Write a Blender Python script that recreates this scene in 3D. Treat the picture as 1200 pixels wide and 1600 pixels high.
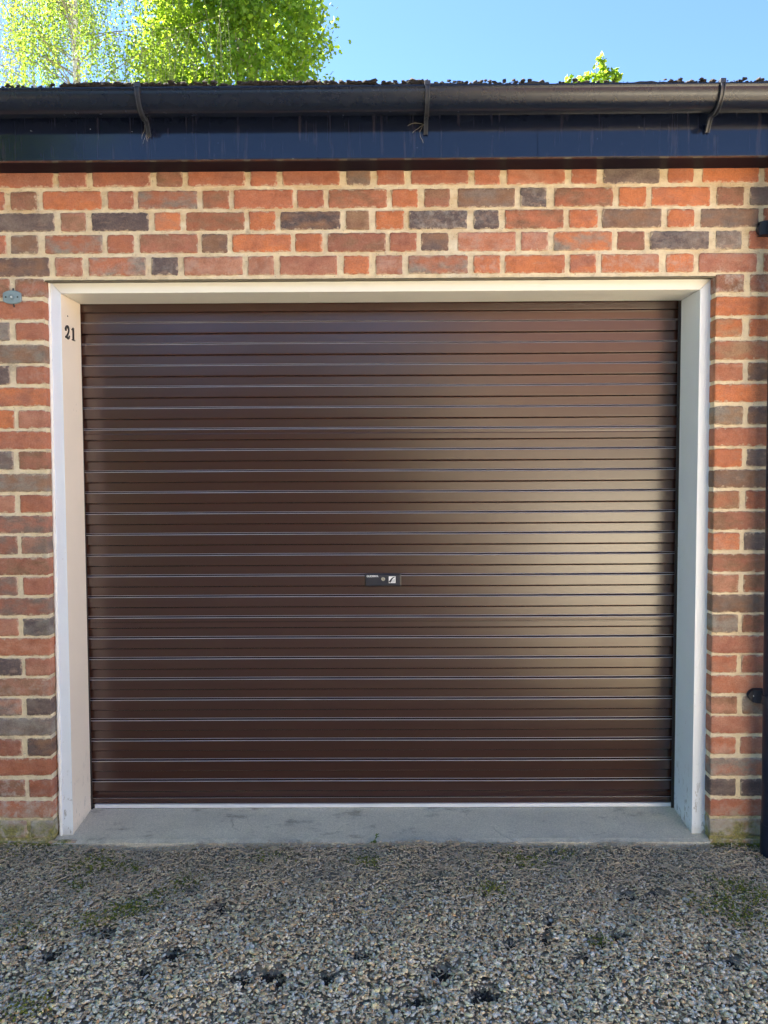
import bpy, bmesh, math, random
import numpy as np
from mathutils import Vector, Matrix, noise

for o in list(bpy.data.objects):
    bpy.data.objects.remove(o)
S = bpy.context.scene
COL = S.collection
R = math.radians
rnd = random.Random(7)
nr = np.random.default_rng(11)

# ------------------------------------------------------------ camera, sky, sun, exposure
FPX = 1202.0
CAM = Vector((0.0, -2.70, 1.335))
PITCH, YAW, ROLL = -3.0, 0.30, 0.29
RM = Matrix.Rotation(R(YAW), 3, 'Z') @ Matrix.Rotation(R(90 + PITCH), 3, 'X') @ Matrix.Rotation(R(-ROLL), 3, 'Z')
cd = bpy.data.cameras.new('camera')
cam = bpy.data.objects.new('camera', cd); COL.objects.link(cam)
cam.matrix_world = Matrix.Translation(CAM) @ RM.to_4x4()
cd.sensor_fit = 'VERTICAL'; cd.sensor_height = 32.0; cd.lens = 32.0 * FPX / 1600
cd.clip_start = 0.05; cd.clip_end = 2000
S.camera = cam
S.render.resolution_x, S.render.resolution_y = 768, 1024

SUN_EL, SUN_AZ = 47.0, -58.0          # azimuth clockwise from +Y (behind the garage)
W = bpy.data.worlds.new('World'); S.world = W; W.use_nodes = True
wt = W.node_tree
sky = wt.nodes.new('ShaderNodeTexSky'); sky.sky_type = 'NISHITA'; sky.sun_disc = False
sky.sun_elevation = R(SUN_EL); sky.sun_rotation = R(SUN_AZ)
sky.air_density = 1.0; sky.dust_density = 0.0; sky.ozone_density = 6.0; sky.altitude = 3000
wt.links.new(sky.outputs[0], wt.nodes['Background'].inputs[0])
wt.nodes['Background'].inputs[1].default_value = 0.05
sl = bpy.data.lights.new('sun', 'SUN'); sl.energy = 5.0; sl.angle = R(0.53); sl.color = (1.0, 0.91, 0.77)
so = bpy.data.objects.new('sun', sl); COL.objects.link(so)
sd = Vector((math.sin(R(SUN_AZ)) * math.cos(R(SUN_EL)), math.cos(R(SUN_AZ)) * math.cos(R(SUN_EL)), math.sin(R(SUN_EL))))
so.rotation_euler = sd.to_track_quat('Z', 'Y').to_euler()
S.view_settings.view_transform = 'Standard'; S.view_settings.look = 'None'
S.view_settings.exposure = 3.28; S.view_settings.gamma = 1.0

def P(px, py, Y):
    """point of the plane y = Y that a 1200x1600 photograph pixel looks at"""
    d = RM @ Vector(((px - 600) / FPX, (800 - py) / FPX, -1))
    t = (Y - CAM.y) / d.y
    return CAM + d * t
def G(px, py, Z=0.0):
    d = RM @ Vector(((px - 600) / FPX, (800 - py) / FPX, -1))
    return CAM + d * ((Z - CAM.z) / d.z)

# ------------------------------------------------------------ object helpers
def link(o, parent=None):
    COL.objects.link(o)
    if parent is not None: o.parent = parent
    return o
def tag(o, label=None, cat=None, group=None, kind=None):
    if label: o['label'] = label
    if cat: o['category'] = cat
    if group: o['group'] = group
    if kind: o['kind'] = kind
    return o
def empty(name, loc=(0, 0, 0)):
    o = bpy.data.objects.new(name, None); o.location = loc; o.empty_display_size = 0.1
    return link(o)
def mesh_np(name, V, F, mats, parent=None, attrs=None, smooth=False, mi=None):
    """V (n,3), F (m,k) or list of lists"""
    me = bpy.data.meshes.new(name)
    V = np.asarray(V, dtype=np.float32)
    if isinstance(F, np.ndarray):
        m, k = F.shape
        me.vertices.add(len(V)); me.vertices.foreach_set('co', V.ravel())
        me.loops.add(m * k); me.loops.foreach_set('vertex_index', F.astype(np.int32).ravel())
        me.polygons.add(m)
        me.polygons.foreach_set('loop_start', (np.arange(m) * k).astype(np.int32))
        me.update(calc_edges=True)
    else:
        me.from_pydata([tuple(v) for v in V], [], F)
    for mt in (mats if isinstance(mats, (list, tuple)) else [mats]): me.materials.append(mt)
    if mi is not None: me.polygons.foreach_set('material_index', np.asarray(mi, dtype=np.int32))
    for an, arr in (attrs or {}).items():
        a = me.attributes.new(an, 'FLOAT_COLOR', 'POINT')
        arr = np.asarray(arr, dtype=np.float32)
        if arr.shape[1] == 3: arr = np.hstack([arr, np.ones((len(arr), 1), np.float32)])
        a.data.foreach_set('color', arr.ravel())
    me.polygons.foreach_set('use_smooth', [bool(smooth)] * len(me.polygons))
    me.validate(); me.update()
    return link(bpy.data.objects.new(name, me), parent)
class MB:
    """collects shapes into one mesh"""
    def __init__(s): s.v = []; s.f = []; s.m = []
    def add(s, vs, fs, m=0):
        b = len(s.v); s.v += [tuple(v) for v in vs]; s.f += [[i + b for i in f] for f in fs]; s.m += [m] * len(fs)
    def box(s, a, b, bev=0.0, m=0):
        bm = bmesh.new(); bmesh.ops.create_cube(bm, size=1)
        for v in bm.verts:
            v.co = Vector([(a[i] + b[i]) / 2 + v.co[i] * (b[i] - a[i]) for i in range(3)])
        if bev: bmesh.ops.bevel(bm, geom=list(bm.edges), offset=bev, segments=2, affect='EDGES', profile=.5)
        s.addbm(bm, m)
    def addbm(s, bm, m=0):
        bm.verts.index_update()
        s.add([v.co.copy() for v in bm.verts], [[v.index for v in f.verts] for f in bm.faces], m); bm.free()
    def hexa(s, c, bev=0.0, m=0):
        """c: 8 corners, bottom ring then top ring"""
        bm = bmesh.new(); vs = [bm.verts.new(p) for p in c]
        for f in ((3, 2, 1, 0), (4, 5, 6, 7), (0, 1, 5, 4), (1, 2, 6, 5), (2, 3, 7, 6), (3, 0, 4, 7)): bm.faces.new([vs[i] for i in f])
        bmesh.ops.recalc_face_normals(bm, faces=bm.faces)
        if bev: bmesh.ops.bevel(bm, geom=list(bm.edges), offset=bev, segments=2, affect='EDGES', profile=.5)
        s.addbm(bm, m)
    def tube(s, pts, rad, n=12, cap=True, m=0, squash=None):
        pts = [Vector(p) for p in pts]; rings = []
        rads = rad if isinstance(rad, (list, tuple)) else [rad] * len(pts)
        up = Vector((0.13, 0.2, 1)).normalized()
        vs = []; fs = []
        for i, p in enumerate(pts):
            t = (pts[min(i + 1, len(pts) - 1)] - pts[max(i - 1, 0)]).normalized()
            a = t.cross(up)
            if a.length < .05: a = t.cross(Vector((1, 0, 0)))
            a.normalize(); b = t.cross(a)
            for k in range(n):
                th = 2 * math.pi * k / n
                vs.append(p + (a * math.cos(th) + b * math.sin(th)) * rads[i])
        for i in range(len(pts) - 1):
            for k in range(n):
                fs.append([i * n + k, i * n + (k + 1) % n, (i + 1) * n + (k + 1) % n, (i + 1) * n + k])
        if cap:
            fs.append(list(range(n))[::-1]); fs.append([(len(pts) - 1) * n + k for k in range(n)])
        s.add(vs, fs, m)
    def build(s, name, mats, parent=None, smooth=False, angle=None):
        me = bpy.data.meshes.new(name); me.from_pydata(s.v, [], s.f)
        for mt in (mats if isinstance(mats, (list, tuple)) else [mats]): me.materials.append(mt)
        me.polygons.foreach_set('material_index', s.m)
        me.polygons.foreach_set('use_smooth', [bool(smooth)] * len(me.polygons)); me.validate(); me.update()
        bm = bmesh.new(); bm.from_mesh(me); bmesh.ops.recalc_face_normals(bm, faces=bm.faces)
        if angle is not None:
            for e in bm.edges:
                if len(e.link_faces) == 2 and e.calc_face_angle(0) > R(angle): e.smooth = False
        bm.to_mesh(me); bm.free()
        ob = link(bpy.data.objects.new(name, me), parent)
        if angle is not None:
            w = ob.modifiers.new('normals', 'WEIGHTED_NORMAL'); w.keep_sharp = True; w.weight = 100
        return ob

# ------------------------------------------------------------ material helpers
class NT:
    def __init__(s, name):
        s.mat = bpy.data.materials.new(name); s.mat.use_nodes = True; s.t = s.mat.node_tree
        s.b = s.t.nodes['Principled BSDF']; s.out = s.t.nodes['Material Output']
        s._pos = None
    def n(s, typ, **kw):
        x = s.t.nodes.new(typ)
        for k, v in kw.items(): setattr(x, k, v)
        return x
    def l(s, a, b): s.t.links.new(a, b)
    def put(s, sock, v):
        if isinstance(v, bpy.types.NodeSocket): s.l(v, sock)
        elif isinstance(v, (tuple, list)) and len(v) == 3 and sock.type == 'RGBA': sock.default_value = (*v, 1)
        else: sock.default_value = v
    def pos(s):
        if s._pos is None: s._pos = s.n('ShaderNodeNewGeometry').outputs['Position']
        return s._pos
    def scaled(s, v, sc):
        m = s.n('ShaderNodeVectorMath', operation='MULTIPLY'); s.put(m.inputs[0], v); m.inputs[1].default_value = sc
        return m.outputs[0]
    def noise(s, scale, detail=3, rough=.5, vec=None, dist=0):
        x = s.n('ShaderNodeTexNoise'); x.inputs['Scale'].default_value = scale; x.inputs['Detail'].default_value = detail
        x.inputs['Roughness'].default_value = rough; x.inputs['Distortion'].default_value = dist
        s.l(vec if vec is not None else s.pos(), x.inputs['Vector']); return x.outputs[0]
    def vor(s, scale, out='Distance', vec=None, feature='F1'):
        x = s.n('ShaderNodeTexVoronoi', feature=feature); x.inputs['Scale'].default_value = scale
        s.l(vec if vec is not None else s.pos(), x.inputs['Vector']); return x.outputs[out]
    def rng(s, v, a, b, c=0., d=1., smooth=False):
        x = s.n('ShaderNodeMapRange'); x.inputs[1].default_value = a; x.inputs[2].default_value = b
        x.inputs[3].default_value = c; x.inputs[4].default_value = d
        if smooth: x.interpolation_type = 'SMOOTHSTEP'
        s.put(x.inputs[0], v); return x.outputs[0]
    def mix(s, f, a, b, mode='MIX'):
        x = s.n('ShaderNodeMix', data_type='RGBA', blend_type=mode)
        s.put(x.inputs[0], f); s.put(x.inputs[6], a); s.put(x.inputs[7], b); return x.outputs[2]
    def math(s, op, a, b=0., c=0.):
        x = s.n('ShaderNodeMath', operation=op); s.put(x.inputs[0], a); s.put(x.inputs[1], b); s.put(x.inputs[2], c); return x.outputs[0]
    def attr(s, name, out='Color'):
        x = s.n('ShaderNodeAttribute', attribute_name=name); return x.outputs[out]
    def sep(s, v):
        x = s.n('ShaderNodeSeparateXYZ'); s.l(v, x.inputs[0]); return x.outputs
    def bump(s, h, strength=.3, dist=.002, prev=None):
        x = s.n('ShaderNodeBump'); x.inputs['Strength'].default_value = strength; x.inputs['Distance'].default_value = dist
        s.put(x.inputs['Height'], h)
        if prev is not None: s.l(prev, x.inputs['Normal'])
        return x.outputs[0]
    def fin(s, color=None, rough=None, normal=None, spec=None, metal=None):
        if color is not None: s.put(s.b.inputs['Base Color'], color)
        if rough is not None: s.put(s.b.inputs['Roughness'], rough)
        if normal is not None: s.l(normal, s.b.inputs['Normal'])
        if spec is not None: s.b.inputs['Specular IOR Level'].default_value = spec
        if metal is not None: s.b.inputs['Metallic'].default_value = metal
        return s.mat

def m_brick():
    m = NT('brick'); A, B, X = m.attr('colA'), m.attr('colB'), m.sep(m.attr('extra', 'Vector'))
    sv = m.n('ShaderNodeVectorMath', operation='ADD'); m.l(m.pos(), sv.inputs[0]); m.l(m.scaled(m.attr('extra', 'Vector'), (19, 23, 0)), sv.inputs[1])
    v = sv.outputs[0]
    two = m.rng(m.noise(11, 4, .6, m.scaled(v, (1, 1, 1.8))), .36, .68, smooth=True)
    c = m.mix(two, A, B)
    c = m.mix(m.rng(m.noise(60, 5, .65, v), .3, .7, .0, .45), c, m.mix(.5, c, (.62, .45, .36), 'MULTIPLY'))
    c = m.mix(m.rng(m.noise(350, 4, .7, v), .42, .72, .0, .55), c, m.mix(.5, c, (.52, .36, .27)))
    c = m.mix(m.rng(m.noise(240, 4, .7, v), .58, .30, .0, .55), c, m.mix(1., c, (.42, .36, .34), 'MULTIPLY'))
    c = m.mix(m.rng(m.noise(22, 4, .65, v), .48, .70, 0, .55), c, m.mix(1., c, (.58, .52, .52), 'MULTIPLY'))
    c = m.mix(m.rng(m.noise(34, 4, .65, m.scaled(v, (.6, 1, 1.6))), .56, .72, 0, .4), c, (.46, .30, .22))
    c = m.mix(m.rng(m.noise(2.2, 4, .7), .50, .72, 0, .45), c, m.mix(1., c, (.62, .58, .55), 'MULTIPLY'))
    # dark pits
    pit = m.math('MULTIPLY', m.rng(m.vor(210, vec=v), .10, .22, 1, 0), m.rng(m.noise(90, 2, .5, v), .52, .62))
    c = m.mix(m.math('MULTIPLY', pit, .75), c, (.035, .022, .018))
    # pale grains and salt bloom
    gr = m.math('MULTIPLY', m.rng(m.vor(160, vec=m.scaled(v, (1.1, 1, .9))), .08, .17, 1, 0), m.rng(m.noise(70, 2, .5, v), .60, .68))
    c = m.mix(m.math('MULTIPLY', gr, .6), c, (.55, .42, .33))
    bloom = m.math('MULTIPLY', m.rng(m.noise(32, 5, .7, v), .47, .66), X[1])
    c = m.mix(m.math('MULTIPLY', bloom, .75), c, (.52, .48, .43))
    sm = m.math('ADD', X[2], m.rng(m.noise(48, 5, .7, v), .3, .7, -.85, .45))
    c = m.mix(m.rng(sm, .52, .80, 0, .7), c, m.mix(m.rng(m.noise(300, 3, .7), .35, .7), (.66, .54, .38), (.50, .36, .26)))
    z = m.sep(m.pos())[2]
    edge = m.math('ADD', z, m.rng(m.noise(14, 5, .7), .25, .75, -.07, .06))
    moss = m.math('MULTIPLY', m.rng(edge, .03, .09, 1, 0), m.rng(m.noise(26, 5, .7), .42, .54))
    c = m.mix(m.math('MULTIPLY', m.rng(edge, .05, .15, .8, 0), m.rng(m.noise(19, 5, .75), .40, .56)), c, (.42, .40, .34))
    c = m.mix(m.math('MULTIPLY', moss, .85), c, m.mix(m.rng(m.noise(120, 3), .35, .65), (.10, .11, .03), (.30, .27, .06)))
    h = m.math('ADD', m.math('MULTIPLY', m.noise(60, 4, .6, v), 1.), m.math('MULTIPLY', m.noise(420, 4, .7, v), .45))
    h = m.math('SUBTRACT', h, m.math('MULTIPLY', pit, 1.1))
    return m.fin(c, m.rng(m.noise(80, 3), .3, .7, .70, .92), m.bump(h, 1., .0032), .3)
def m_mortar():
    m = NT('mortar'); z = m.sep(m.pos())[2]
    c = m.mix(m.rng(m.noise(6, 4, .6), .35, .65), (.92, .77, .50), (.86, .76, .58))
    c = m.mix(m.rng(m.noise(30, 5, .7), .40, .70, 0, .8), c, (.62, .48, .29))
    hi = m.math('MULTIPLY', m.rng(z, 1.95, 2.2), m.rng(m.noise(5, 4, .6, m.scaled(m.pos(), (1, 1, 3))), .42, .62))
    c = m.mix(m.math('MULTIPLY', hi, .6), c, (.58, .34, .11))
    c = m.mix(m.math('MULTIPLY', m.rng(m.noise(9, 5, .7), .60, .68), .5), c, (.20, .13, .07))
    c = m.mix(m.rng(m.noise(300, 3, .7), .35, .75, 0, .5), c, (.80, .72, .56))
    pit = m.math('MULTIPLY', m.rng(m.vor(150), .1, .25, 1, 0), m.rng(m.noise(50, 2), .5, .62))
    c = m.mix(m.math('MULTIPLY', pit, .7), c, (.12, .08, .045))
    edge = m.math('ADD', z, m.rng(m.noise(22, 4, .6), 0, 1, -.05, .05))
    moss = m.math('MULTIPLY', m.rng(edge, .06, .12, 1, 0), m.rng(m.noise(28, 4, .65), .34, .48))
    c = m.mix(m.math('MULTIPLY', moss, .85), c, m.mix(m.rng(m.noise(120, 3), .35, .65), (.09, .10, .03), (.30, .27, .07)))
    h = m.math('ADD', m.noise(110, 5, .7), m.math('MULTIPLY', m.noise(500, 3, .7), .5))
    h = m.math('SUBTRACT', h, m.math('MULTIPLY', pit, .8))
    return m.fin(c, .95, m.bump(h, 1., .006), .2)
def m_paint(name='white_paint', base=(.80, .80, .78), grime=.5):
    m = NT(name); z = m.sep(m.pos())[2]
    c = m.mix(m.rng(m.noise(5, 4, .6), .35, .7, 0, .35), base, tuple(b * .88 for b in base))
    sp = m.math('MULTIPLY', m.rng(m.noise(90, 3, .6), .66, .72), m.rng(m.noise(6, 3), .52, .6))
    c = m.mix(m.math('MULTIPLY', sp, .6 * grime), c, (.30, .27, .22))
    low = m.math('MULTIPLY', m.rng(z, .02, .30, 1, 0), m.rng(m.noise(46, 5, .7, m.scaled(m.pos(), (1, 1, .5))), .575, .61))
    c = m.mix(m.math('MULTIPLY', low, .8 * grime), c, (.16, .15, .13))
    c = m.mix(m.rng(m.math('ADD', z, m.rng(m.noise(40, 3), 0, 1, -.02, .02)), .01, .05, .5, 0), c, (.38, .36, .30))
    h = m.math('ADD', m.noise(30, 3), m.math('MULTIPLY', m.noise(260, 3, .7, m.scaled(m.pos(), (1, 1, .25))), .25))
    return m.fin(c, .42, m.bump(h, .35, .002), .45)
def m_steel():
    m = NT('brown_steel'); x = m.n('ShaderNodeNewGeometry')
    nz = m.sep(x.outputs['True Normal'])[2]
    led = m.math('MULTIPLY', m.rng(nz, .12, .30), m.rng(nz, .62, .80, 1, 0))      # sky glint on the rib ledges, painted in as pale colour
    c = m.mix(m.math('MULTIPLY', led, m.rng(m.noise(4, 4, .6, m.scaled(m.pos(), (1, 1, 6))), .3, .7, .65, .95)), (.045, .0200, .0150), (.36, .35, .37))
    g1 = m.noise(900, 2, .5, m.scaled(m.pos(), (.55, 1, 1))); g2 = m.noise(5, 2, .5, m.scaled(m.pos(), (.35, 1, 2.2)))
    n2 = m.bump(g1, .25, .0005)
    m.b.inputs['Coat Weight'].default_value = .45; m.b.inputs['Coat Roughness'].default_value = .19; m.l(n2, m.b.inputs['Coat Normal'])
    return m.fin(c, .205, n2, .58)
def m_gloss(name, base, rough, spec=.5, dirt=.25, streak=False):
    m = NT(name); c = m.mix(m.rng(m.noise(14, 5, .7), .45, .75, 0, dirt), base, (.10, .09, .075))
    if streak:
        sv = m.scaled(m.pos(), (1, 1, .04))
        st = m.math('MULTIPLY', m.rng(m.noise(75, 4, .7, sv), .56, .72), m.rng(m.noise(9, 3, .6, m.scaled(m.pos(), (1, 1, .8))), .42, .55))
        c = m.mix(m.math('MULTIPLY', st, .5), c, (.07, .055, .06))
        sp = m.math('MULTIPLY', m.rng(m.vor(45), .04, .08, 1, 0), m.rng(m.noise(23, 2), .60, .64))
        c = m.mix(m.math('MULTIPLY', sp, .8), c, (.45, .43, .38))
    h = m.math('ADD', m.noise(8, 3), m.math('MULTIPLY', m.noise(160, 4, .7), .04))
    r = m.rng(m.noise(25, 4, .6), .3, .7, rough * .94, rough * 1.1)
    return m.fin(c, r, m.bump(h, .08, .003), spec)
def m_concrete():
    m = NT('concrete'); c = m.mix(m.rng(m.noise(4, 5, .65), .3, .7), (.62, .56, .44), (.80, .73, .57))
    c = m.mix(m.rng(m.noise(180, 4, .85), .40, .68, 0, .75), c, (.34, .32, .27))
    c = m.mix(m.rng(m.vor(120), .07, .2, .8, 0), c, (.85, .82, .72))
    y = m.sep(m.pos())[1]
    ed = m.math('MULTIPLY', m.rng(y, .0, .05, 1, 0), m.rng(m.noise(35, 4, .7), .40, .6))
    c = m.mix(m.math('MULTIPLY', ed, .35), c, (.25, .23, .18))
    dk = m.rng(m.noise(14, 5, .7, m.scaled(m.pos(), (.5, 1, 1))), .56, .68, 0, .55)
    c = m.mix(dk, c, (.14, .12, .10))
    wv = m.n('ShaderNodeVectorMath', operation='ADD'); m.l(m.pos(), wv.inputs[0])
    nn = m.n('ShaderNodeTexNoise'); nn.inputs['Scale'].default_value = 12; nn.inputs['Detail'].default_value = 4; m.l(m.pos(), nn.inputs['Vector'])
    m.l(m.scaled(nn.outputs[1], (.09, .09, 0)), wv.inputs[1])
    ck = m.math('MULTIPLY', m.rng(m.vor(2.6, vec=wv.outputs[0], feature='DISTANCE_TO_EDGE'), .001, .0045, 1, 0), m.rng(m.noise(3.5, 2), .48, .56))
    c = m.mix(m.math('MULTIPLY', ck, .3), c, (.12, .11, .09))
    h = m.math('ADD', m.noise(40, 5, .7), m.math('MULTIPLY', m.noise(400, 3, .7), .5))
    h = m.math('SUBTRACT', h, m.math('MULTIPLY', ck, .3))
    return m.fin(c, .9, m.bump(h, .8, .003), .3)
def m_stone():
    m = NT('gravel_stone'); c = m.attr('col')
    c = m.mix(m.rng(m.noise(220, 4, .65), .35, .7, 0, .5), c, m.mix(1., c, (.55, .50, .45), 'MULTIPLY'))
    return m.fin(c, m.rng(m.noise(120, 2), .3, .7, .55, .9), m.bump(m.noise(500, 3, .7), .5, .001), .4)
def m_ground():
    m = NT('soil_and_gravel'); p = m.sep(m.pos())
    soil = m.mix(m.rng(m.noise(40, 5, .7), .35, .65), (.12, .10, .075), (.42, .36, .26))
    soil = m.mix(m.rng(m.vor(260), .12, .3, .7, 0), soil, (.45, .38, .28))
    cell = m.vor(75, 'Color'); d = m.vor(75)
    g = m.mix(m.sep(cell)[0], (.30, .27, .22), (.64, .58, .48)); g = m.mix(m.math('MULTIPLY', m.sep(cell)[1], .5), g, (.50, .40, .29))
    g = m.mix(m.rng(d, .40, .75, 0, .6), g, (.04, .035, .03))
    far = m.math('MAXIMUM', m.rng(m.math('ABSOLUTE', p[0]), 2.0, 2.4), m.rng(p[1], -1.6, -2.1))
    far = m.math('MAXIMUM', far, m.rng(p[1], .5, .9))
    c = m.mix(far, soil, g)
    h = m.mix(far, m.noise(150, 4, .7), m.rng(d, 0, .7, 1, 0))
    return m.fin(c, .95, m.bump(h, .9, .006), .25)
def m_leaf(name, a, b, tr):
    m = NT(name); r = m.attr('col')
    c = m.mix(m.sep(r)[0], a, b)
    m.put(m.b.inputs['Base Color'], c); m.b.inputs['Roughness'].default_value = .5; m.b.inputs['Specular IOR Level'].default_value = .35
    t = m.n('ShaderNodeBsdfTranslucent'); m.put(t.inputs[0], m.mix(m.sep(r)[1], tr, tuple(x * .38 for x in tr)))
    mx = m.n('ShaderNodeMixShader'); mx.inputs[0].default_value = .68
    m.l(m.b.outputs[0], mx.inputs[1]); m.l(t.outputs[0], mx.inputs[2]); m.l(mx.outputs[0], m.out.inputs[0])
    return m.mat
def m_bark(name, base, dark):
    m = NT(name); c = m.mix(m.rng(m.noise(9, 5, .7, m.scaled(m.pos(), (1, 1, 2.5))), .48, .6), base, dark)
    return m.fin(c, .9, m.bump(m.noise(30, 4, .7), .6, .01), .2)
def m_plain(name, base, rough=.5, metal=0., spec=.5, var=.25, sc=40, bs=.2):
    m = NT(name); c = m.mix(m.rng(m.noise(sc, 4, .65), .35, .7, 0, var), base, tuple(x * .45 for x in base))
    return m.fin(c, rough, m.bump(m.noise(sc * 6, 3, .6), bs, .001), spec, metal)
def m_moss():
    m = NT('moss'); c = m.mix(m.rng(m.noise(60, 4, .7), .35, .65), (.10, .12, .03), (.28, .28, .06))
    return m.fin(c, .95, m.bump(m.noise(400, 3, .7), 1, .002), .1)
BRICK, MORTAR, PAINT, STEEL = m_brick(), m_mortar(), m_paint('white_paint', (.79, .85, .91), .9), m_steel()  # the white of the frame has blue sky light tinted in
WARM_PAINT = m_paint('warm_lit_paint', (.90, .78, .65), .5); BOUNCE_PAINT = m_paint('bounce_tinted_paint', (.85, .84, .77), .3)  # warm light on left lining and bounce on head, put into the paint
CAULK = m_plain('white_caulk', (.82, .80, .76), .6, var=.15)
MASTIC = m_plain('old_mastic', (.16, .14, .10), .8)
GUTTER = m_gloss('black_gutter_plastic', (.007, .011, .023), .25, .5, .03)
FASCIA = m_gloss('black_fascia_paint', (.0065, .010, .024), .11, .6, .02, streak=True)
SOFFIT = m_gloss('black_soffit_paint', (.012, .009, .017), .34, .10, .03)
SOFFIT.node_tree.nodes['Principled BSDF'].inputs['IOR'].default_value = 1.22
BRKT = m_gloss('dusty_bracket_plastic', (.030, .035, .048), .36, .5, .2)
CLIPM = m_gloss('black_clip_plastic', (.012, .016, .030), .5, .4, .05)
PIPE = m_gloss('black_pipe_plastic', (.010, .015, .032), .3, .35, .03)
CONCRETE, STONE, GROUND = m_concrete(), m_stone(), m_ground()
ALU = m_plain('aluminium', (.86, .88, .92), .42, .35, var=.12, sc=12)
RUBBER = m_plain('black_rubber', (.02, .02, .022), .6)
GUIDE = m_plain('dark_guide_steel', (.018, .013, .012), .4)
BLACK = m_plain('black_enamel', (.012, .011, .012), .3)
LOCKP = m_plain('lock_plastic', (.010, .014, .028), .4, var=.1)
WHITE = m_plain('white_print', (.80, .82, .82), .5, var=.05)
CHROME = m_plain('chrome', (.80, .78, .70), .2, 1., var=.05)
GREYM = m_plain('grey_painted_metal', (.22, .30, .33), .45, var=.3)
ROOFM = m_plain('mossy_felt', (.045, .040, .034), .95, var=.6, sc=30, bs=1.)
MOSS = m_moss()
CHIP = m_plain('dry_wood_litter', (.62, .50, .35), .85, var=.75, sc=55)
CLUMP = m_plain('brown_roof_moss', (.035, .027, .020), .95, var=.6, sc=60, bs=1.)
STRAW = m_plain('dry_straw', (.36, .30, .20), .7)
DARKSOIL = m_plain('wet_soil', (.040, .028, .020), .85, var=.5, sc=80, bs=1.)

# ------------------------------------------------------------ ground
OPEN_L = lambda z: 0.0
GZ = 0.0
holes = [(690,1513,26,13),(759,1545,22,14),(655,1558,18,10),(745,1555,14,9),(1145,1503,15,14),(1027,1390,11,10),(980,1392,16,8),(963,1459,12,9),
         (855,1441,12,7),(848,1463,12,9),(272,1486,20,10),(160,1457,22,10),(80,1490,18,10),(225,1518,20,8),(340,1413,18,11),(420,1515,22,9),
         (568,1490,16,8),(512,1523,16,9),(375,1525,18,9),(440,1524,10,6),(800,1469,14,7),(35,1478,12,6),(300,1385,12,8),(1105,1480,8,5),(910,1493,9,5),(935,1470,10,6)]
HO = []
for (hx, hy, w, h) in holes:
    c = G(hx, hy); s = (G(hx + w, hy) - G(hx, hy)).length
    t = (G(hx, hy - h) - G(hx, hy + h)).length / 2
    HO.append((c.x, c.y, s, min(t, s * 1.1)))
HO = np.array(HO)
def hole_f(x, y):
    """1 inside a dent, falling to 0 outside"""
    f = np.zeros_like(x)
    for (cx, cy, a, b) in HO:
        wob = 1 + .25 * np.sin(3 * np.arctan2(y - cy, x - cx) + cx * 40)
        d = np.sqrt(((x - cx) / a) ** 2 + ((y - cy) / b) ** 2) / wob
        f = np.maximum(f, np.clip(1.5 - d, 0, 1))
    return f
def height(x, y):
    h = .006 * np.sin(x * 3.1 + 1.3) * np.cos(y * 4.3) + .004 * np.sin(x * 9 + y * 7) + .003 * np.sin(x * 17 - y * 13)
    return GZ + h - .012 - .014 * hole_f(x, y)
def axis(lo, hi, st, far):
    a = list(np.arange(lo, hi + st / 2, st)); e = st; x = hi
    while x < far: e *= 1.35; x += e; a.append(x)
    e = st; x = lo
    while x > -far: e *= 1.35; x -= e; a.insert(0, x)
    return np.array(a)
xs, ys = axis(-2.2, 2.2, .015, 300), axis(-1.8, .02, .015, 300)
XX, YY = np.meshgrid(xs, ys, indexing='ij')
ZZ = np.where((np.abs(XX) < 2.6) & (YY > -2.4) & (YY < .4), height(XX, YY), GZ - .004)
n0, n1 = XX.shape
idx = np.arange(n0 * n1).reshape(n0, n1)
Fq = np.stack([idx[:-1, :-1], idx[1:, :-1], idx[1:, 1:], idx[:-1, 1:]], -1).reshape(-1, 4)
g = mesh_np('ground', np.stack([XX, YY, ZZ], -1).reshape(-1, 3), Fq, GROUND, smooth=True)
tag(g, 'gravel and soil ground of the drive', kind='structure')

# gravel stones
def ico(sub):
    bm = bmesh.new(); bmesh.ops.create_icosphere(bm, subdivisions=sub, radius=1)
    v = np.array([v.co[:] for v in bm.verts]); f = np.array([[q.index for q in p.verts] for p in bm.faces]); bm.free()
    return v, f
def rot_mats(n, tilt):
    a = nr.uniform(0, 2 * np.pi, n); b = nr.normal(0, tilt, n); c = nr.normal(0, tilt, n)
    ca, sa, cb, sb, cc, sc_ = np.cos(a), np.sin(a), np.cos(b), np.sin(b), np.cos(c), np.sin(c)
    Z = np.zeros(n); O = np.ones(n)
    Rz = np.stack([ca, -sa, Z, sa, ca, Z, Z, Z, O], -1).reshape(-1, 3, 3)
    Rx = np.stack([O, Z, Z, Z, cb, -sb, Z, sb, cb], -1).reshape(-1, 3, 3)
    Ry = np.stack([cc, Z, sc_, Z, O, Z, -sc_, Z, cc], -1).reshape(-1, 3, 3)
    return Rx @ Ry @ Rz
PAL = np.array([(.42,.41,.38),(.30,.29,.27),(.52,.50,.45),(.20,.20,.20),(.36,.32,.26),(.46,.40,.31),(.31,.31,.32),(.62,.60,.55),(.36,.25,.18),(.13,.125,.12),(.42,.41,.39),(.26,.21,.16)])
PW = np.array([.16,.08,.23,.04,.08,.11,.05,.18,.03,.035,.045,.03]); PW = PW / PW.sum()
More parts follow.
